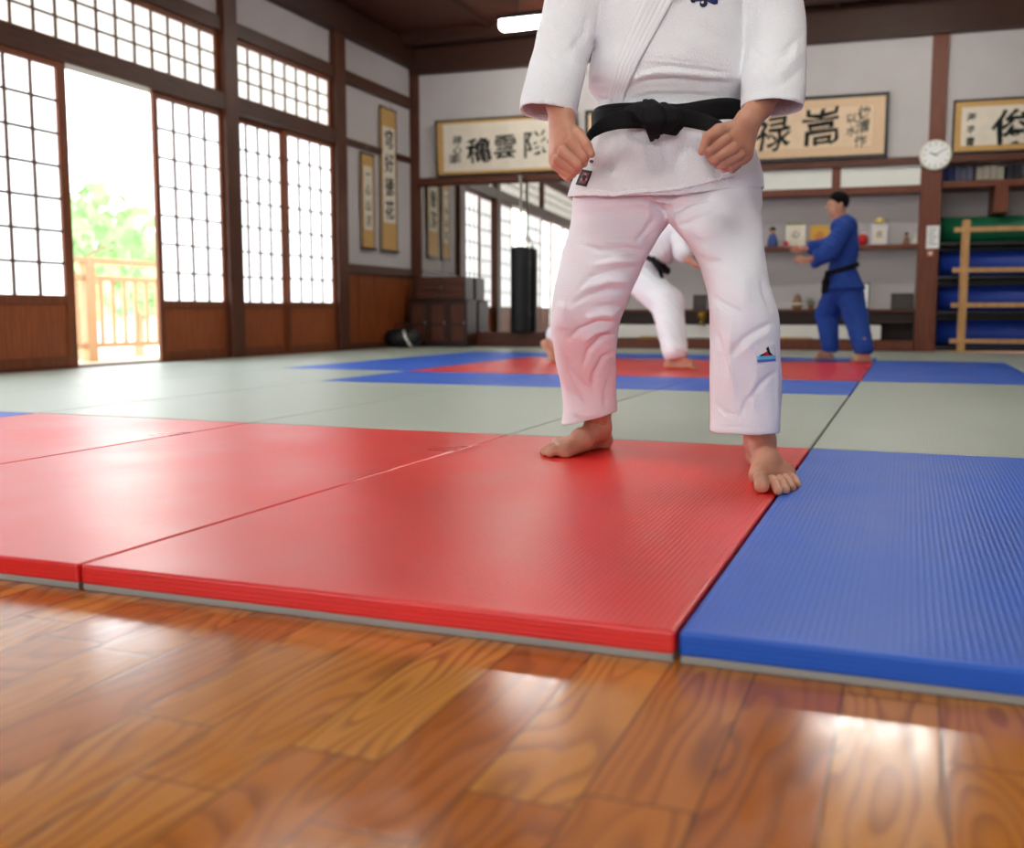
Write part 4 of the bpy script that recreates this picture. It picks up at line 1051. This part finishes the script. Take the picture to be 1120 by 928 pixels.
SS = [(c3((400, 480), (370, 560), (350, 640)), -.005, 5), (c3((330, 470), (310, 540), (290, 600)), .005, 5), (c3((450, 490), (480, 580), (500, 660)), .004, 8), (c3((640, 480), (600, 560), (580, 640)), -.004, 7),
      (c3((540, 500), (560, 580), (540, 660)), -.003, 6), (c3((700, 560), (730, 620), (760, 640)), -.003, 6), (c3((260, 560), (300, 600), (400, 620)), -.003, 5),
      (c3((230, 672), (370, 690), (600, 668), (790, 622)), -.002, .7), (c3((395, 478), (440, 520), (520, 530)), .004, 5)]
P = strokes(P, Q, [(a, b * 1.3, c * .85) for a, b, c in SS])
sk = raw_mesh('jacket_skirt', toW(P), Q, M['gi_jacket'], man, MO)
SB = BVHTree.FromPolygons([Vector(p) for p in toW(P)], [tuple(int(i) for i in q) for q in Q])

# ---- things laid on the cloth follow its surface
def cast(bvh, px, py, lift=0.0, fallback=2.76):
    r = Vector(ray(px, py)).normalized(); h = bvh.ray_cast(Vector(CAM), r)
    if h[0] is None: return None
    return np.array(h[0]) - np.array(r) * lift
def drape(name, bvh, left, right, n, m, lift, thick, mats, parent, ridge=None, midx=None, smooth_it=6):
    """grid between two pixel edges laid on the surface under it"""
    def interp(pl, t):
        pl = np.array(pl, float); s = np.r_[0, np.cumsum(np.hypot(*np.diff(pl, axis=0).T))]; s /= s[-1]
        return np.array([np.interp(t, s, pl[:, 0]), np.interp(t, s, pl[:, 1])])
    V = np.zeros((n, m, 3)); dep = np.zeros((n, m)); px = np.zeros((n, m, 2))
    for i in range(n):
        a = interp(left, i / (n - 1)); b = interp(right, i / (n - 1))
        for j in range(m):
            q = a + (b - a) * j / (m - 1); px[i, j] = q
            h = cast(bvh, *q); dep[i, j] = np.nan if h is None else (h - CAM) @ fw
    if np.isnan(dep).any():
        mean = np.nanmean(dep); ii = np.isnan(dep); 
        for i in range(n):
            row = dep[i]; ok = ~np.isnan(row)
            if ok.any(): row[~ok] = np.interp(np.where(~ok)[0], np.where(ok)[0], row[ok])
            else: row[:] = np.nan
        for i in range(n):
            if np.isnan(dep[i]).all(): dep[i] = dep[i - 1] if i else mean
    for _ in range(smooth_it):
        D2 = np.pad(dep, 1, 'edge'); dep = np.minimum(dep, (D2[:-2, 1:-1] + D2[2:, 1:-1] + D2[1:-1, :-2] + D2[1:-1, 2:]) / 4 * .7 + dep * .3)
    for i in range(n):
        for j in range(m):
            l = lift + (ridge(i / (n - 1), j / (m - 1)) if ridge else 0)
            V[i, j] = Dp(px[i, j][0], px[i, j][1], dep[i, j] - l)
    V = V.reshape(-1, 3); Qd = []; mi = []
    for i in range(n - 1):
        for j in range(m - 1):
            Qd.append((i * m + j, (i + 1) * m + j, (i + 1) * m + j + 1, i * m + j + 1)); mi.append(midx(i / (n - 1), j / (m - 1)) if midx else 0)
    o = raw_mesh(name, V, Qd, mats, parent, MO, True, mi)
    s = o.modifiers.new('s', 'SOLIDIFY'); s.thickness = thick; s.offset = 0
    return o
ridge = lambda a, b: .0016 * abs(math.sin(b * PI * 5)) - .003 * (1 if b < .02 or b > .98 else 0)
drape('lapel', JB, c3((500, -60), (478, 0), (428, 110), (378, 230), (352, 330), (350, 372)), c3((600, -60), (578, 0), (512, 120), (452, 230), (408, 330), (396, 380)), 70, 41, .006, .006, M['gi_lapel'], jacket, ridge)
drape('inner_lapel', JB, [(762, -52), (790, -30), (806, 0), (812, 20)][:1] + [(752, -30), (737, 0)], [(782, -52), (772, -30), (748, 0)], 10, 10, .003, .004, M['gi_lapel'], jacket)

# chest emblem, maker's label, trouser badge
navy = plain('navy_thread', '#1f2f6b', .7); navy2 = plain('dark_navy_thread', '#151d3f', .7)
def blob(cx, cy, rx, ry, rot=0, n=16): return [(cx + rx * math.cos(t) * math.cos(rot) - ry * math.sin(t) * math.sin(rot), cy + rx * math.cos(t) * math.sin(rot) + ry * math.sin(t) * math.cos(rot)) for t in [2 * PI * i / n for i in range(n)]]
def patch(name, bvh, poly, lift, mat, parent, n=5, smooth_=False):
    """polygon laid on cloth as a fan of rings, with thickness"""
    c = np.mean(poly, axis=0); V = []; fs = []; k = len(poly)
    h0 = cast(bvh, *c); d0 = (h0 - CAM) @ fw if h0 is not None else 2.8
    V.append(Dp(c[0], c[1], d0 - lift))
    for r in range(1, n + 1):
        for q in poly:
            x, y = c + (np.array(q) - c) * r / n; h = cast(bvh, x, y); d = (h - CAM) @ fw if h is not None else d0
            if abs(d - d0) > .04: d = d0
            V.append(Dp(x, y, d - lift))
    for j in range(k): fs.append((0, 1 + j, 1 + (j + 1) % k))
    for r in range(n - 1):
        for j in range(k): a = 1 + r * k; b = a + k; fs.append((a + j, b + j, b + (j + 1) % k, a + (j + 1) % k))
    o = raw_mesh(name, V, fs, mat, parent, MO, True); s = o.modifiers.new('s', 'SOLIDIFY'); s.thickness = .0012; s.offset = 0; return o
em = patch('chest_emblem', JB, c3(*[(642, -14), (672, -20), (742, -14), (741, 14), (728, 16), (700, 2), (660, 6), (645, 2)]), .0015, navy, jacket)
patch('emblem_dot', JB, c3(*blob(690, 12, 14, 14)), .0022, navy2, em); patch('emblem_leaf', JB, c3(*blob(652, 4, 9, 6, .4)), .0022, navy2, em); patch('emblem_highlight', JB, c3(*blob(686, 8, 5, 5)), .0032, M['whitebox'], em)
c2 = lambda *pts: [(590 + x / 6.63, 90 + y / 6.63) for x, y in pts]
def dpoly(pts, m=6):
    out = []
    for a, b in zip(pts, pts[1:] + pts[:1]):
        for i in range(m): out.append((a[0] + (b[0] - a[0]) * i / m, a[1] + (b[1] - a[1]) * i / m))
    return out
lb = patch('maker_label', SB, dpoly(c2((308, 630), (383, 645), (340, 758), (262, 742))), .002, plain('label_black', '#26262e', .6), sk)
patch('label_crest', SB, dpoly(c2((318, 652), (366, 662), (332, 738), (284, 728))), .0032, plain('label_crimson', '#8a4a4e', .6), lb)
patch('label_figure', SB, c2(*blob(324, 692, 15, 22, .35)), .0044, plain('label_dark', '#3d1f33', .6), lb); patch('label_figure', SB, c2(*blob(334, 668, 8, 7)), .0044, plain('label_pale', '#c79a93', .6), lb)
for q in (-1, 1): patch('label_figure', SB, c2(*blob(322 + q * 17, 706, 6, 12, .35)), .0046, plain('label_pale2', '#b98a86', .6), lb)
patch('eyelet', SB, c2(*blob(377, 575, 14, 12)), .002, plain('eyelet_dark', '#39383c', .6), sk)
bd = patch('trouser_badge', TB, dpoly(c4((684, 460), (740, 455), (744, 503), (690, 509))), .002, plain('badge_white', '#e6e8ee', .5), trousers)
patch('badge_sea', TB, dpoly(c4((690, 489), (742, 486), (743, 502), (692, 507))), .003, plain('badge_cyan', '#6fc3e6', .5), bd)
patch('badge_wave', TB, dpoly(c4((690, 499), (742, 496), (743, 502), (692, 507))), .0035, plain('badge_indigo', '#4f6fc4', .5), bd)
patch('badge_red', TB, dpoly(c4((698, 488), (712, 479), (722, 473), (730, 487))), .004, plain('badge_red', '#c8203a', .5), bd)
patch('badge_black', TB, dpoly(c4((716, 468), (722, 461), (728, 480), (736, 487), (724, 485))), .005, M['black'], bd)
patch('badge_black', TB, dpoly(c4((696, 487), (712, 480), (714, 484), (704, 489))), .0048, M['black'], bd)

# ---- belt : flat band lofted round the waist, knot and tails
belt = bpy.data.objects.new('belt', None); link(belt, man); belt.location = (0, 0, 0)
def band(name, ctr, wid, thick, mats, parent, closed=False, out=None, org=MO):
    """ctr: Nx3 world points; wid: Nx3 half-width vectors; out: Nx3 outward unit vectors"""
    n = len(ctr); V = []; fs = []
    prof = [(-1, -.5), (-.94, -1), (-.5, -1), (0, -1.0), (.5, -1), (.94, -1), (1, -.5), (1, .5), (.94, 1), (.5, 1.25), (0, 1.0), (-.5, 1.25), (-.94, 1), (-1, .5)]
    m = len(prof)
    for i in range(n):
        for a, b in prof: V.append(ctr[i] + wid[i] * a + out[i] * thick / 2 * b)
    for i in range(n if closed else n - 1):
        for j in range(m): a = i * m; b = ((i + 1) % n) * m; fs.append((a + j, a + (j + 1) % m, b + (j + 1) % m, b + j))
    if not closed: fs.append(tuple(range(m))[::-1]); fs.append(tuple((n - 1) * m + j for j in range(m)))
    return raw_mesh(name, V, fs, mats, parent, org)
cu_ = (Lc(655, 115, 2.9) + Lc(808, 115, 2.9)) / 2
n = 120; ctr = []; wd = []; ot = []
for i in range(n):
    t = 2 * PI * i / n; ca, sa = math.cos(t), math.sin(t); e = 2 / 2.3
    sg = lambda a: math.copysign(abs(a) ** e, a)
    u = cu_[0] + .208 * sg(ca); v = cu_[1] + .137 * sg(sa)
    xn = (u - cu_[0]) / .208
    front = max(0, -sa)
    z = Lc(730, 125, 2.76)[2] + .020 * xn * (1 if xn > 0 else -.55) * front + .012 * (1 - front) + (.022 * max(0, xn - .15) * front)
    o_ = np.array([ca / .205, sa / .139, 0]); o_ /= np.linalg.norm(o_); 
    ctr.append([u, v, z]); wd.append([0, -.0 , .0285]); ot.append(o_)
ctr = np.array(ctr)
band('belt_band', toW(ctr), toW(np.array(wd)), .009, M['belt'], belt, True, toW(np.array(ot)))
ctr2 = ctr.copy(); ctr2[:, 2] -= .007 + .004 * np.sin(np.arange(n) / n * 2 * PI * 2); ctr2[:, :2] = (ctr[:, :2] - cu_[:2]) * 1.03 + cu_[:2]
band('belt_band', toW(ctr2), toW(np.array(wd) * .93), .008, M['belt'], belt, True, toW(np.array(ot)))
def ribbon(name, pts, w0, thick, twist=None, parent=belt, n=40):
    """pts (crop-3 x, y, depth); half width m; width direction given by angle in picture"""
    P0 = np.array([Lc(560 + x / 3.294, y / 3.294, d) for x, y, d in [p[:3] for p in pts]]); wv = [p[3] for p in pts]; an = [math.radians(p[4]) for p in pts]; tw = [math.radians(p[5]) if len(p) > 5 else 0 for p in pts]
    s = np.linspace(0, 1, len(P0)); t = np.linspace(0, 1, n)
    def sm(y):
        y = np.asarray(y, float); yy = np.interp(t, s, y); k = np.ones(5) / 5; pad = np.r_[[yy[0]] * 2, yy, [yy[-1]] * 2]; r = np.convolve(pad, k, 'valid'); r[0] = yy[0]; r[-1] = yy[-1]; return r
    C = np.stack([sm(P0[:, k]) for k in range(3)], 1); Wd = sm(wv); A = sm(an); T = sm(tw)
    wid = np.stack([np.cos(A) * np.cos(T), -np.sin(T), np.sin(A) * np.cos(T)], 1) * Wd[:, None]
    tan = np.gradient(C, axis=0); tan /= np.linalg.norm(tan, axis=1)[:, None]; wn = wid / np.linalg.norm(wid, axis=1)[:, None]
    out = np.cross(tan, wn); out /= np.maximum(1e-9, np.linalg.norm(out, axis=1))[:, None]; out *= np.where(out[:, 1:2] > 0, -1, 1)
    return band(name, toW(C), toW(wid), thick, M['belt'], parent, False, toW(out))
# tails
ribbon('belt_tail', [(500, 432, 2.735, .024, 75), (440, 428, 2.732, .025, 85), (380, 432, 2.735, .024, 100), (325, 452, 2.74, .019, 115), (285, 482, 2.735, .012, 125, 30), (262, 520, 2.70, .010, 130, 40)], 0, .006)
ribbon('belt_tail', [(540, 420, 2.725, .022, 85), (620, 424, 2.725, .024, 70), (680, 438, 2.73, .022, 62), (735, 455, 2.715, .018, 60), (775, 480, 2.69, .015, 55, 20)], 0, .006)
# knot
ribbon('belt_knot', [(430, 388, 2.745, .020, 30), (462, 392, 2.722, .030, 35), (515, 418, 2.700, .034, 40), (562, 448, 2.705, .032, 45), (600, 470, 2.73, .018, 50)], 0, .014)
ribbon('belt_knot', [(418, 412, 2.745, .012, 100), (455, 425, 2.716, .024, 120), (492, 458, 2.703, .024, 130), (520, 488, 2.715, .010, 135)], 0, .012)
ribbon('belt_knot', [(492, 366, 2.738, .016, 0), (508, 392, 2.690, .030, 5), (516, 436, 2.684, .032, 8), (512, 476, 2.70, .020, 0), (502, 503, 2.735, .004, 0)], 0, .012)
ribbon('belt_knot', [(530, 378, 2.716, .018, 10), (558, 402, 2.690, .028, 12), (572, 436, 2.688, .030, 10), (548, 476, 2.712, .018, 20)], 0, .011)

# ================================================================== THE TWO FIGURES FARTHER BACK
def figure(root_label, origin_px, conf, vox, gi, belt_m):
    org = toW(np.array([gl(*origin_px)]))[0]; org[2] = MT
    o = thing('person', root_label, 'person', tuple(org))
    V, Qd = surf(conf['body'], conf['lo'], conf['hi'], vox); raw_mesh('body', toW(V), Qd, M['skin'], o, org)
    for nm, f, m in conf['clothes']:
        V, Qd = surf(f, conf['lo'], conf['hi'], vox)
        V = V + vnormals(V, Qd) * (.004 * np.sin(V[:, 2] * 43 + V[:, 0] * 37) * np.sin(V[:, 0] * 61 + V[:, 1] * 47 + V[:, 2] * 13))[:, None]
        raw_mesh(nm, toW(V), Qd, m, o, org)
    V, Qd = surf(conf['hair'], conf['hc'] - .17, conf['hc'] + .19, .006); raw_mesh('hair', toW(V), Qd, M['hair'], o, org)
    eyes(conf['T'], conf['s'], o, org)
    return o, org
c1 = lambda x, y: (830 + x / 4.03, 190 + y / 4.03)       # boy crop
c6 = lambda x, y: (560 + x / 3.733, 230 + y / 3.733)     # lunging figure crop
def fing(P, w, d, s=1.0, side=(0, 1, 0)):
    """open hand: palm and five fingers from wrist w along d"""
    d = np.array(d, float); d /= np.linalg.norm(d); sd = np.array(side, float); sd -= d * (sd @ d); sd /= np.linalg.norm(sd)
    r = cone(P, w, w + d * .075 * s, .020 * s, .022 * s)
    r = smin(r, cone(P, w + d * .05 * s - sd * .018 * s, w + d * .085 * s + sd * .018 * s, .018 * s, .018 * s), .01)
    for i, l in enumerate((.075, .085, .08, .062)):
        b = w + d * .085 * s + sd * (i - 1.5) * .019 * s; dn = np.array([0, 0, -.018 * s])
        r = smin(r, chain(P, [b, b + d * l * .55 * s, b + d * l * .95 * s + dn], [.010 * s, .0092 * s, .008 * s], .002), .003)
    r = smin(r, chain(P, [w + d * .02 * s - sd * .02 * s, w + d * .06 * s - sd * .045 * s, w + d * .095 * s - sd * .05 * s], [.013 * s, .011 * s, .009 * s], .002), .005)
    return r
def sfoot(P, ank, heel, toe, s=1.0, r=.026):
    d = cone(P, ank, heel, .032 * s, r * s); d = smin(d, cone(P, ank, (ank * .4 + toe * .6) + S3(0, 0, .012), .03 * s, .024 * s), .02)
    t = toe - heel; t[2] = 0; t /= np.linalg.norm(t); q = np.array([-t[1], t[0], 0])
    base = toe - t * .05 * s
    d = smin(d, cone(P, heel, base, r * s, .022 * s), .02); d = smin(d, cone(P, base - q * .028 * s, base + q * .028 * s, .019 * s, .019 * s), .015)
    for i in range(5):
        rr = (.012 if i == 0 else .009 - .0004 * i) * s; a = base + q * (i - 2) * -.0165 * s; a[2] = heel[2] - r * s + rr + .001
        d = smin(d, cone(P, a, a + t * (.048 - .006 * abs(i - 1)) * s, rr * 1.1, rr), .003)
    return d

# ---- the boy in blue
KD = 9.35
def K(x, y, d=KD): return Lc(*c1(x, y), d)
kf1 = gl(905, 394); kf2 = gl(944, 396.5); hdk = K(345, 140)
kd1 = gl(905, 394)[1]; kd2 = gl(944, 396.5)[1]
khead, khair, kT = head_parts(hdk, (-1, -.12, -.05), (0, 0, 1), .98)
def kfoot(P):
    a = kf1 + [0, 0, .07]; a[1] = kd1; h1 = kf1 + [.03, 0, .028]; t1 = kf1 + [-.15, -.03, .02]
    d = sfoot(P, a, h1, t1, .9); d = smin(d, cone(P, a, a + S3(.0, 0, .12), .034, .042), .01)
    b = kf2 + [.02, 0, .07]; h2 = kf2 + [.05, .0, .028]; t2 = kf2 + [-.13, -.06, .02]
    d = np.minimum(d, sfoot(P, b, h2, t2, .9)); return smin(d, cone(P, b, b + S3(-.02, 0, .12), .034, .042), .01)
def kbody(P):
    d = khead(P); d = smin(d, cone(P, K(375, 215), K(375, 400), .06, .09), .03)
    for L in ([K(355, 500), K(300, 620, 9.6), kf1 + S3(0.01, 0, .1)], [K(395, 500), K(425, 630, 9.25), kf2 + S3(.01, 0, .1)]): d = smin(d, chain(P, L, [.06, .030, .02], .01), .01)
    for L in ([K(372, 245, KD - .12), K(310, 345, KD - .2), K(255, 372, KD - .12)], [K(372, 250, KD + .12), K(310, 320, KD + .2), K(245, 318, KD + .16)]): d = smin(d, chain(P, L, [.04, .035, .028], .01), .01)
    d = np.minimum(d, kfoot(P)); w1 = K(222, 380, KD - .12)
    d = np.minimum(d, smin(cone(P, K(255, 372, KD - .12), w1, .030, .024), fing(P, w1, (-1, -.1, .05), .85, (0, .3, 1)), .01))
    w2 = K(208, 330, KD + .16); d = np.minimum(d, smin(cone(P, K(245, 318, KD + .16), w2, .028, .024), fing(P, w2, (-1, .1, .0), .85, (0, -.3, 1)), .01))
    return smax(d, MT + .001 - P[2], .003)
def z_(y, d=KD): return K(0, y, d)[2]
def kt(P):
    z1 = kd1 / .9941; a = chain(P, [K(355, 500), K(300, 620, 9.6), kf1 + S3(.02, 0, .12)], [.125, .105, .078], .03)
    b = chain(P, [K(395, 500), K(425, 630, 9.25), kf2 + S3(-.0, .0, .12)], [.125, .105, .082], .03)
    d = smin(a, b, .03); return smax(d, MT + .075 - P[2], .004)
def kj(P):
    d = chain(P, [K(380, 232), K(375, 330), K(368, 420)], [.105, .125, .118], .03)
    d = smin(d, cone(P, K(352, 235, KD - .1), K(400, 235, KD + .1), .075, .075), .05)
    sk_ = cone(P, K(368, 425), K(374, 510), .120, .185); sk_ = smax(sk_, z_(512) - P[2], .004)
    d = smin(d, sk_, .015)
    arm = chain(P, [K(375, 250, KD - .14), K(310, 345, KD - .2), K(240, 382, KD - .14)], [.080, .082, .074], .03)
    arm = smax(arm, -(P[0] - K(219, 0)[0]) , .004)
    arm2 = chain(P, [K(370, 255, KD + .14), K(310, 320, KD + .2), K(240, 326, KD + .17)], [.075, .075, .068], .03); arm2 = smax(arm2, -(P[0] - K(212, 0)[0]), .004)
    return smin(smin(d, arm, .02), arm2, .02)
beltk = lambda P: smax(ell(P, K(366, 420), (.150, .150, .2)), np.abs(P[2] - (K(366, 420)[2] + (P[0] - K(366, 0)[0]) * .30)) - .022, .003)
def beltk2(P):
    d = beltk(P); d = np.minimum(d, smin(chain(P, [K(300, 442, KD - .1), K(287, 480, KD - .1), K(283, 525, KD - .1)], [.020, .018, .016], .01), chain(P, [K(302, 442, KD - .06), K(303, 480, KD - .06), K(296, 518, KD - .06)], [.020, .018, .016], .01), .002)); return d
lo = np.array([K(130, 0)[0] - .05, 8.6, MT - .01]); hi = np.array([K(560, 0)[0], 10.6, hdk[2] + .2])
lo[1] = min(kd2, KD * .99) - .55; hi[1] = kd1 + .35
kid, ko = figure('boy in blue judo gi with black belt, in profile with arms held forward', (925, 395), dict(body=kbody, lo=lo, hi=hi, clothes=[('trousers', kt, M['gi_blue']), ('jacket', kj, M['gi_blue']), ('belt', beltk2, M['belt'])], hair=khair, hc=hdk, T=kT, s=.98), .0085, None, None)

# ---- the lunging figure in white seen between the legs
def N_(x, y, d): return Lc(*c6(x, y), d)
nd1 = gl(742, 403.5); nd2 = gl(598, 396)
D1 = float(proj(toW(np.array([nd1])))[2][0]); D2 = float(proj(toW(np.array([nd2])))[2][0])
hip = N_(490, 250, 8.55); hdn = N_(800, -45, 8.2)
nhead, nhair, nT = head_parts(hdn, (.9, -.35, -.35), (.3, 0, 1), 1.05)
def nbody(P):
    d = nhead(P); d = smin(d, cone(P, N_(740, 20, 8.3), hip, .07, .10), .03)
    for L in ([hip, N_(635, 385, 8.25), nd1 + S3(-.035, 0, .1)], [hip, N_(300, 400, 8.95), nd2 + S3(.06, .08, .22)], [N_(720, 40, 8.15), N_(690, 150, 8.05)]): d = smin(d, chain(P, L, [.06, .045, .03], .01), .01)
    a = nd1 + [-.035, 0, .085]; d = np.minimum(d, smin(sfoot(P, a, nd1 + [-.085, 0, .028], nd1 + [.15, -.06, .02], 1.05), cone(P, a, a + S3(-.02, .02, .14), .038, .046), .02))
    t = nd2 + [.03, -.02, .02]; h = nd2 + [-.02, .04, .16]; an = nd2 + [.05, .08, .19]
    f2 = smin(chain(P, [an, h], [.038, .030], .01), cone(P, h, t + S3(.03, -.06, .0), .032, .022), .02)
    f2 = smin(f2, cone(P, an, t + S3(.02, -.04, .012), .034, .022), .02)
    for i in range(5): q = t + S3(.012 * (i - 2), -.05, 0); f2 = smin(f2, cone(P, q, q + S3(.03, -.05, -.006), .012, .010), .003)
    d = np.minimum(d, smin(f2, cone(P, an, an + S3(.06, .0, .10), .038, .045), .02))
    w = N_(722, 205, 8.0); d = np.minimum(d, smin(cone(P, N_(690, 150, 8.05), w, .036, .028), fing(P, w, (.75, -.2, -.5), 1.0, (.2, 1, 0)), .01))
    return smax(d, MT + .001 - P[2], .003)
def nt1(P):
    a = chain(P, [hip, N_(635, 385, 8.25), nd1 + S3(-.03, 0, .14)], [.150, .128, .098], .04)
    b = chain(P, [hip + S3(-.08, .05, 0), N_(300, 400, 8.95), nd2 + S3(.10, .10, .24)], [.145, .12, .10], .04)
    d = smin(a, b, .04); cutz = N_(680, 602, D1)[2] + (P[0] - N_(680, 0, D1)[0]) * .18
    return smax(d, np.where(P[0] > hip[0], cutz, nd2[2] + .16) - P[2], .004)
def nj(P):
    d = chain(P, [hip + S3(.02, 0, .02), N_(590, 150, 8.45), N_(690, 30, 8.35)], [.155, .165, .155], .04)
    arm = chain(P, [N_(720, 40, 8.15), N_(700, 110, 8.08), N_(700, 170, 8.05)], [.095, .090, .080], .03)
    arm2 = chain(P, [N_(720, 30, 8.55), N_(790, 90, 8.5), N_(830, 150, 8.4)], [.095, .085, .075], .03)
    return smin(smin(d, arm, .03), arm2, .03)
bc = N_(560, 205, 8.5)
def nb(P):
    ax = np.array([.50, 0, .86]); q = (P[0] - bc[0]) * ax[0] + (P[2] - bc[2]) * ax[2]
    d = smax(ell(P, bc, (.185, .185, .26)), np.abs(q) - .024, .003)
    return np.minimum(d, chain(P, [N_(575, 200, 8.30), N_(600, 235, 8.28), N_(612, 275, 8.3)], [.026, .022, .018], .01))
lo = np.array([nd2[0] - .25, nd1[1] - .45, MT - .01]); hi = np.array([N_(860, 0, 8.3)[0] + .15, nd2[1] + .55, hdn[2] + .22])
np_, npo = figure('person in white judo gi lunging on the far red mat, seen between the trouser legs', (690, 399), dict(body=nbody, lo=lo, hi=hi, clothes=[('trousers', nt1, M['gi_trouser']), ('jacket', nj, M['gi_jacket']), ('belt', nb, M['belt'])], hair=nhair, hc=hdn, T=nT, s=1.05), .0095, None, None)

# ================================================================== OUTSIDE
st('ground_outside', MB().box(-60, LX - 1.7, -20, 70, -.7, -.6), M['earth'])
st('floor_veranda', MB().box(LX - 1.65, LX - .1, -2, 14, -.12, .0), woodmat('pale_veranda_boards', '#c9a87c', '#dcc09a', 'y'))
br = thing('balcony_railing', 'pale wooden balcony railing outside the open shoji doorway', 'railing', (-7.62, 4.0, 0))
MB().box(-.04, .04, 0, 9, .97, 1.03).build('top_rail', M['rail_wood'], br, bevel=.006)
MB().box(-.025, .025, 0, 9, .80, .85).build('middle_rail', M['rail_wood'], br, bevel=.004)
MB().box(-.025, .025, 0, 9, .13, .18).build('bottom_rail', M['rail_wood'], br, bevel=.004)
for y in (1.6, 4.05, 6.5): MB().box(-.05, .05, y - .06, y + .06, -.0, .98).build('post', M['rail_wood'], br, bevel=.006)
for i in range(53):
    y = .1 + .165 * i
    if min(abs(y - q) for q in (1.6, 4.05, 6.5)) > .09 and 2.3 < y < 6.0: MB().box(-.014, .014, y - .018, y + .018, .17, .81).build('baluster', M['rail_wood'], br)

def tree(px, X, h, r, label, n=420):
    # where the sight line through this bearing reaches X
    q = ray(px, 330); s = (X) / q[0]; y = q[1] * s; rr = random.Random(int(px * 7 + X))
    o = thing('garden_tree', label, 'tree', (X, y, -.6), rr.uniform(0, 6), 'garden trees beyond the railing')
    c = MB(); c.tube([(0, 0, 0), (.05, .03, h * .4), (-.03, .06, h * .75)], [.14, .10, .05], 8)
    for i in range(6):
        a = rr.uniform(0, 2 * PI); c.tube([(0, 0, h * (.35 + .05 * i)), (math.cos(a) * r * .6, math.sin(a) * r * .6, h * (.5 + .06 * i))], [.05, .02], 6)
    c.build('trunk', M['bark'], o)
    c = MB()
    for i in range(n):
        a = rr.uniform(0, 2 * PI); e = math.asin(rr.uniform(-.6, 1)); k = rr.uniform(.6, 1.0) * (1 + .25 * math.sin(3 * a + e * 4))
        q = Vector((math.cos(a) * math.cos(e) * r * k, math.sin(a) * math.cos(e) * r * k, h * .62 + math.sin(e) * h * .42 * k)); s = rr.uniform(.12, .24) * r / 1.5
        u = Vector((rr.gauss(0, 1), rr.gauss(0, 1), rr.gauss(0, 1))).normalized(); v = u.orthogonal().normalized()
        c.add([q - u * s, q + v * s * .6, q + u * s, q - v * s * .6], [(0, 1, 2, 3)])
    c.build('foliage', M['leaf'], o)
tree(84, -15, 3.4, 1.9, 'leafy garden tree by the left jamb of the doorway')
tree(112, -22, 3.9, 2.4, 'taller pale garden tree seen in the doorway middle')
tree(150, -17, 2.6, 1.6, 'low bushy garden tree by the right jamb of the doorway')
tree(128, -30, 3.2, 2.6, 'distant hazy garden tree beyond the others')
q = ray(138, 352); s = -19 / q[0]
hs = thing('garden_house', 'small pale garden outbuilding glimpsed through the railing', 'building', (-19, q[1] * s, -.6), .3)
MB().box(-.8, .8, -.5, .5, 0, 1.0).build('wall', M['house'], hs)
c = MB(); c.add([(-.95, -.65, 1.0), (.95, -.65, 1.0), (.95, .65, 1.0), (-.95, .65, 1.0), (-.95, 0, 1.4), (.95, 0, 1.4)], [(0, 1, 5, 4), (2, 3, 4, 5), (0, 4, 3), (1, 2, 5), (0, 3, 2, 1)]); c.build('roof', M['houseroof'], hs)

# ================================================================== LIGHT, SKY, CAMERA
W = bpy.data.worlds.new('sky'); SC.world = W; W.use_nodes = True
nt_ = W.node_tree; bg = nt_.nodes['Background']
tc = nt_.nodes.new('ShaderNodeTexCoord'); sp = nt_.nodes.new('ShaderNodeSeparateXYZ'); rp = nt_.nodes.new('ShaderNodeValToRGB')
nt_.links.new(tc.outputs['Generated'], sp.inputs[0]); nt_.links.new(sp.outputs[2], rp.inputs[0]); nt_.links.new(rp.outputs[0], bg.inputs[0])
rp.color_ramp.elements[0].color = (.96, .98, .97, 1); rp.color_ramp.elements[1].color = (.72, .86, 1.0, 1)
bg.inputs[1].default_value = 2.7

cam_d = bpy.data.cameras.new('camera'); cam = bpy.data.objects.new('camera', cam_d); COL.objects.link(cam)
cam_d.sensor_width = 36; cam_d.sensor_fit = 'HORIZONTAL'; cam_d.lens = F / 1120 * 36; cam_d.clip_start = .05; cam_d.clip_end = 300
cam.location = CAM; cam.rotation_euler = (PI / 2 - PT, 0, TH)
cam_d.dof.use_dof = True; cam_d.dof.focus_distance = 2.62; cam_d.dof.aperture_fstop = 2.8
SC.camera = cam
vs = SC.view_settings; vs.view_transform = 'Standard'; vs.look = 'None'; vs.gamma = 1; vs.use_curve_mapping = False; vs.exposure = 1.35
SC.display_settings.display_device = 'sRGB'
try:
    SC.cycles.use_denoising = True; SC.cycles.denoiser = 'OPENIMAGEDENOISE'; SC.cycles.max_bounces = 8; SC.cycles.diffuse_bounces = 5; SC.cycles.sample_clamp_indirect = 6
except Exception: pass
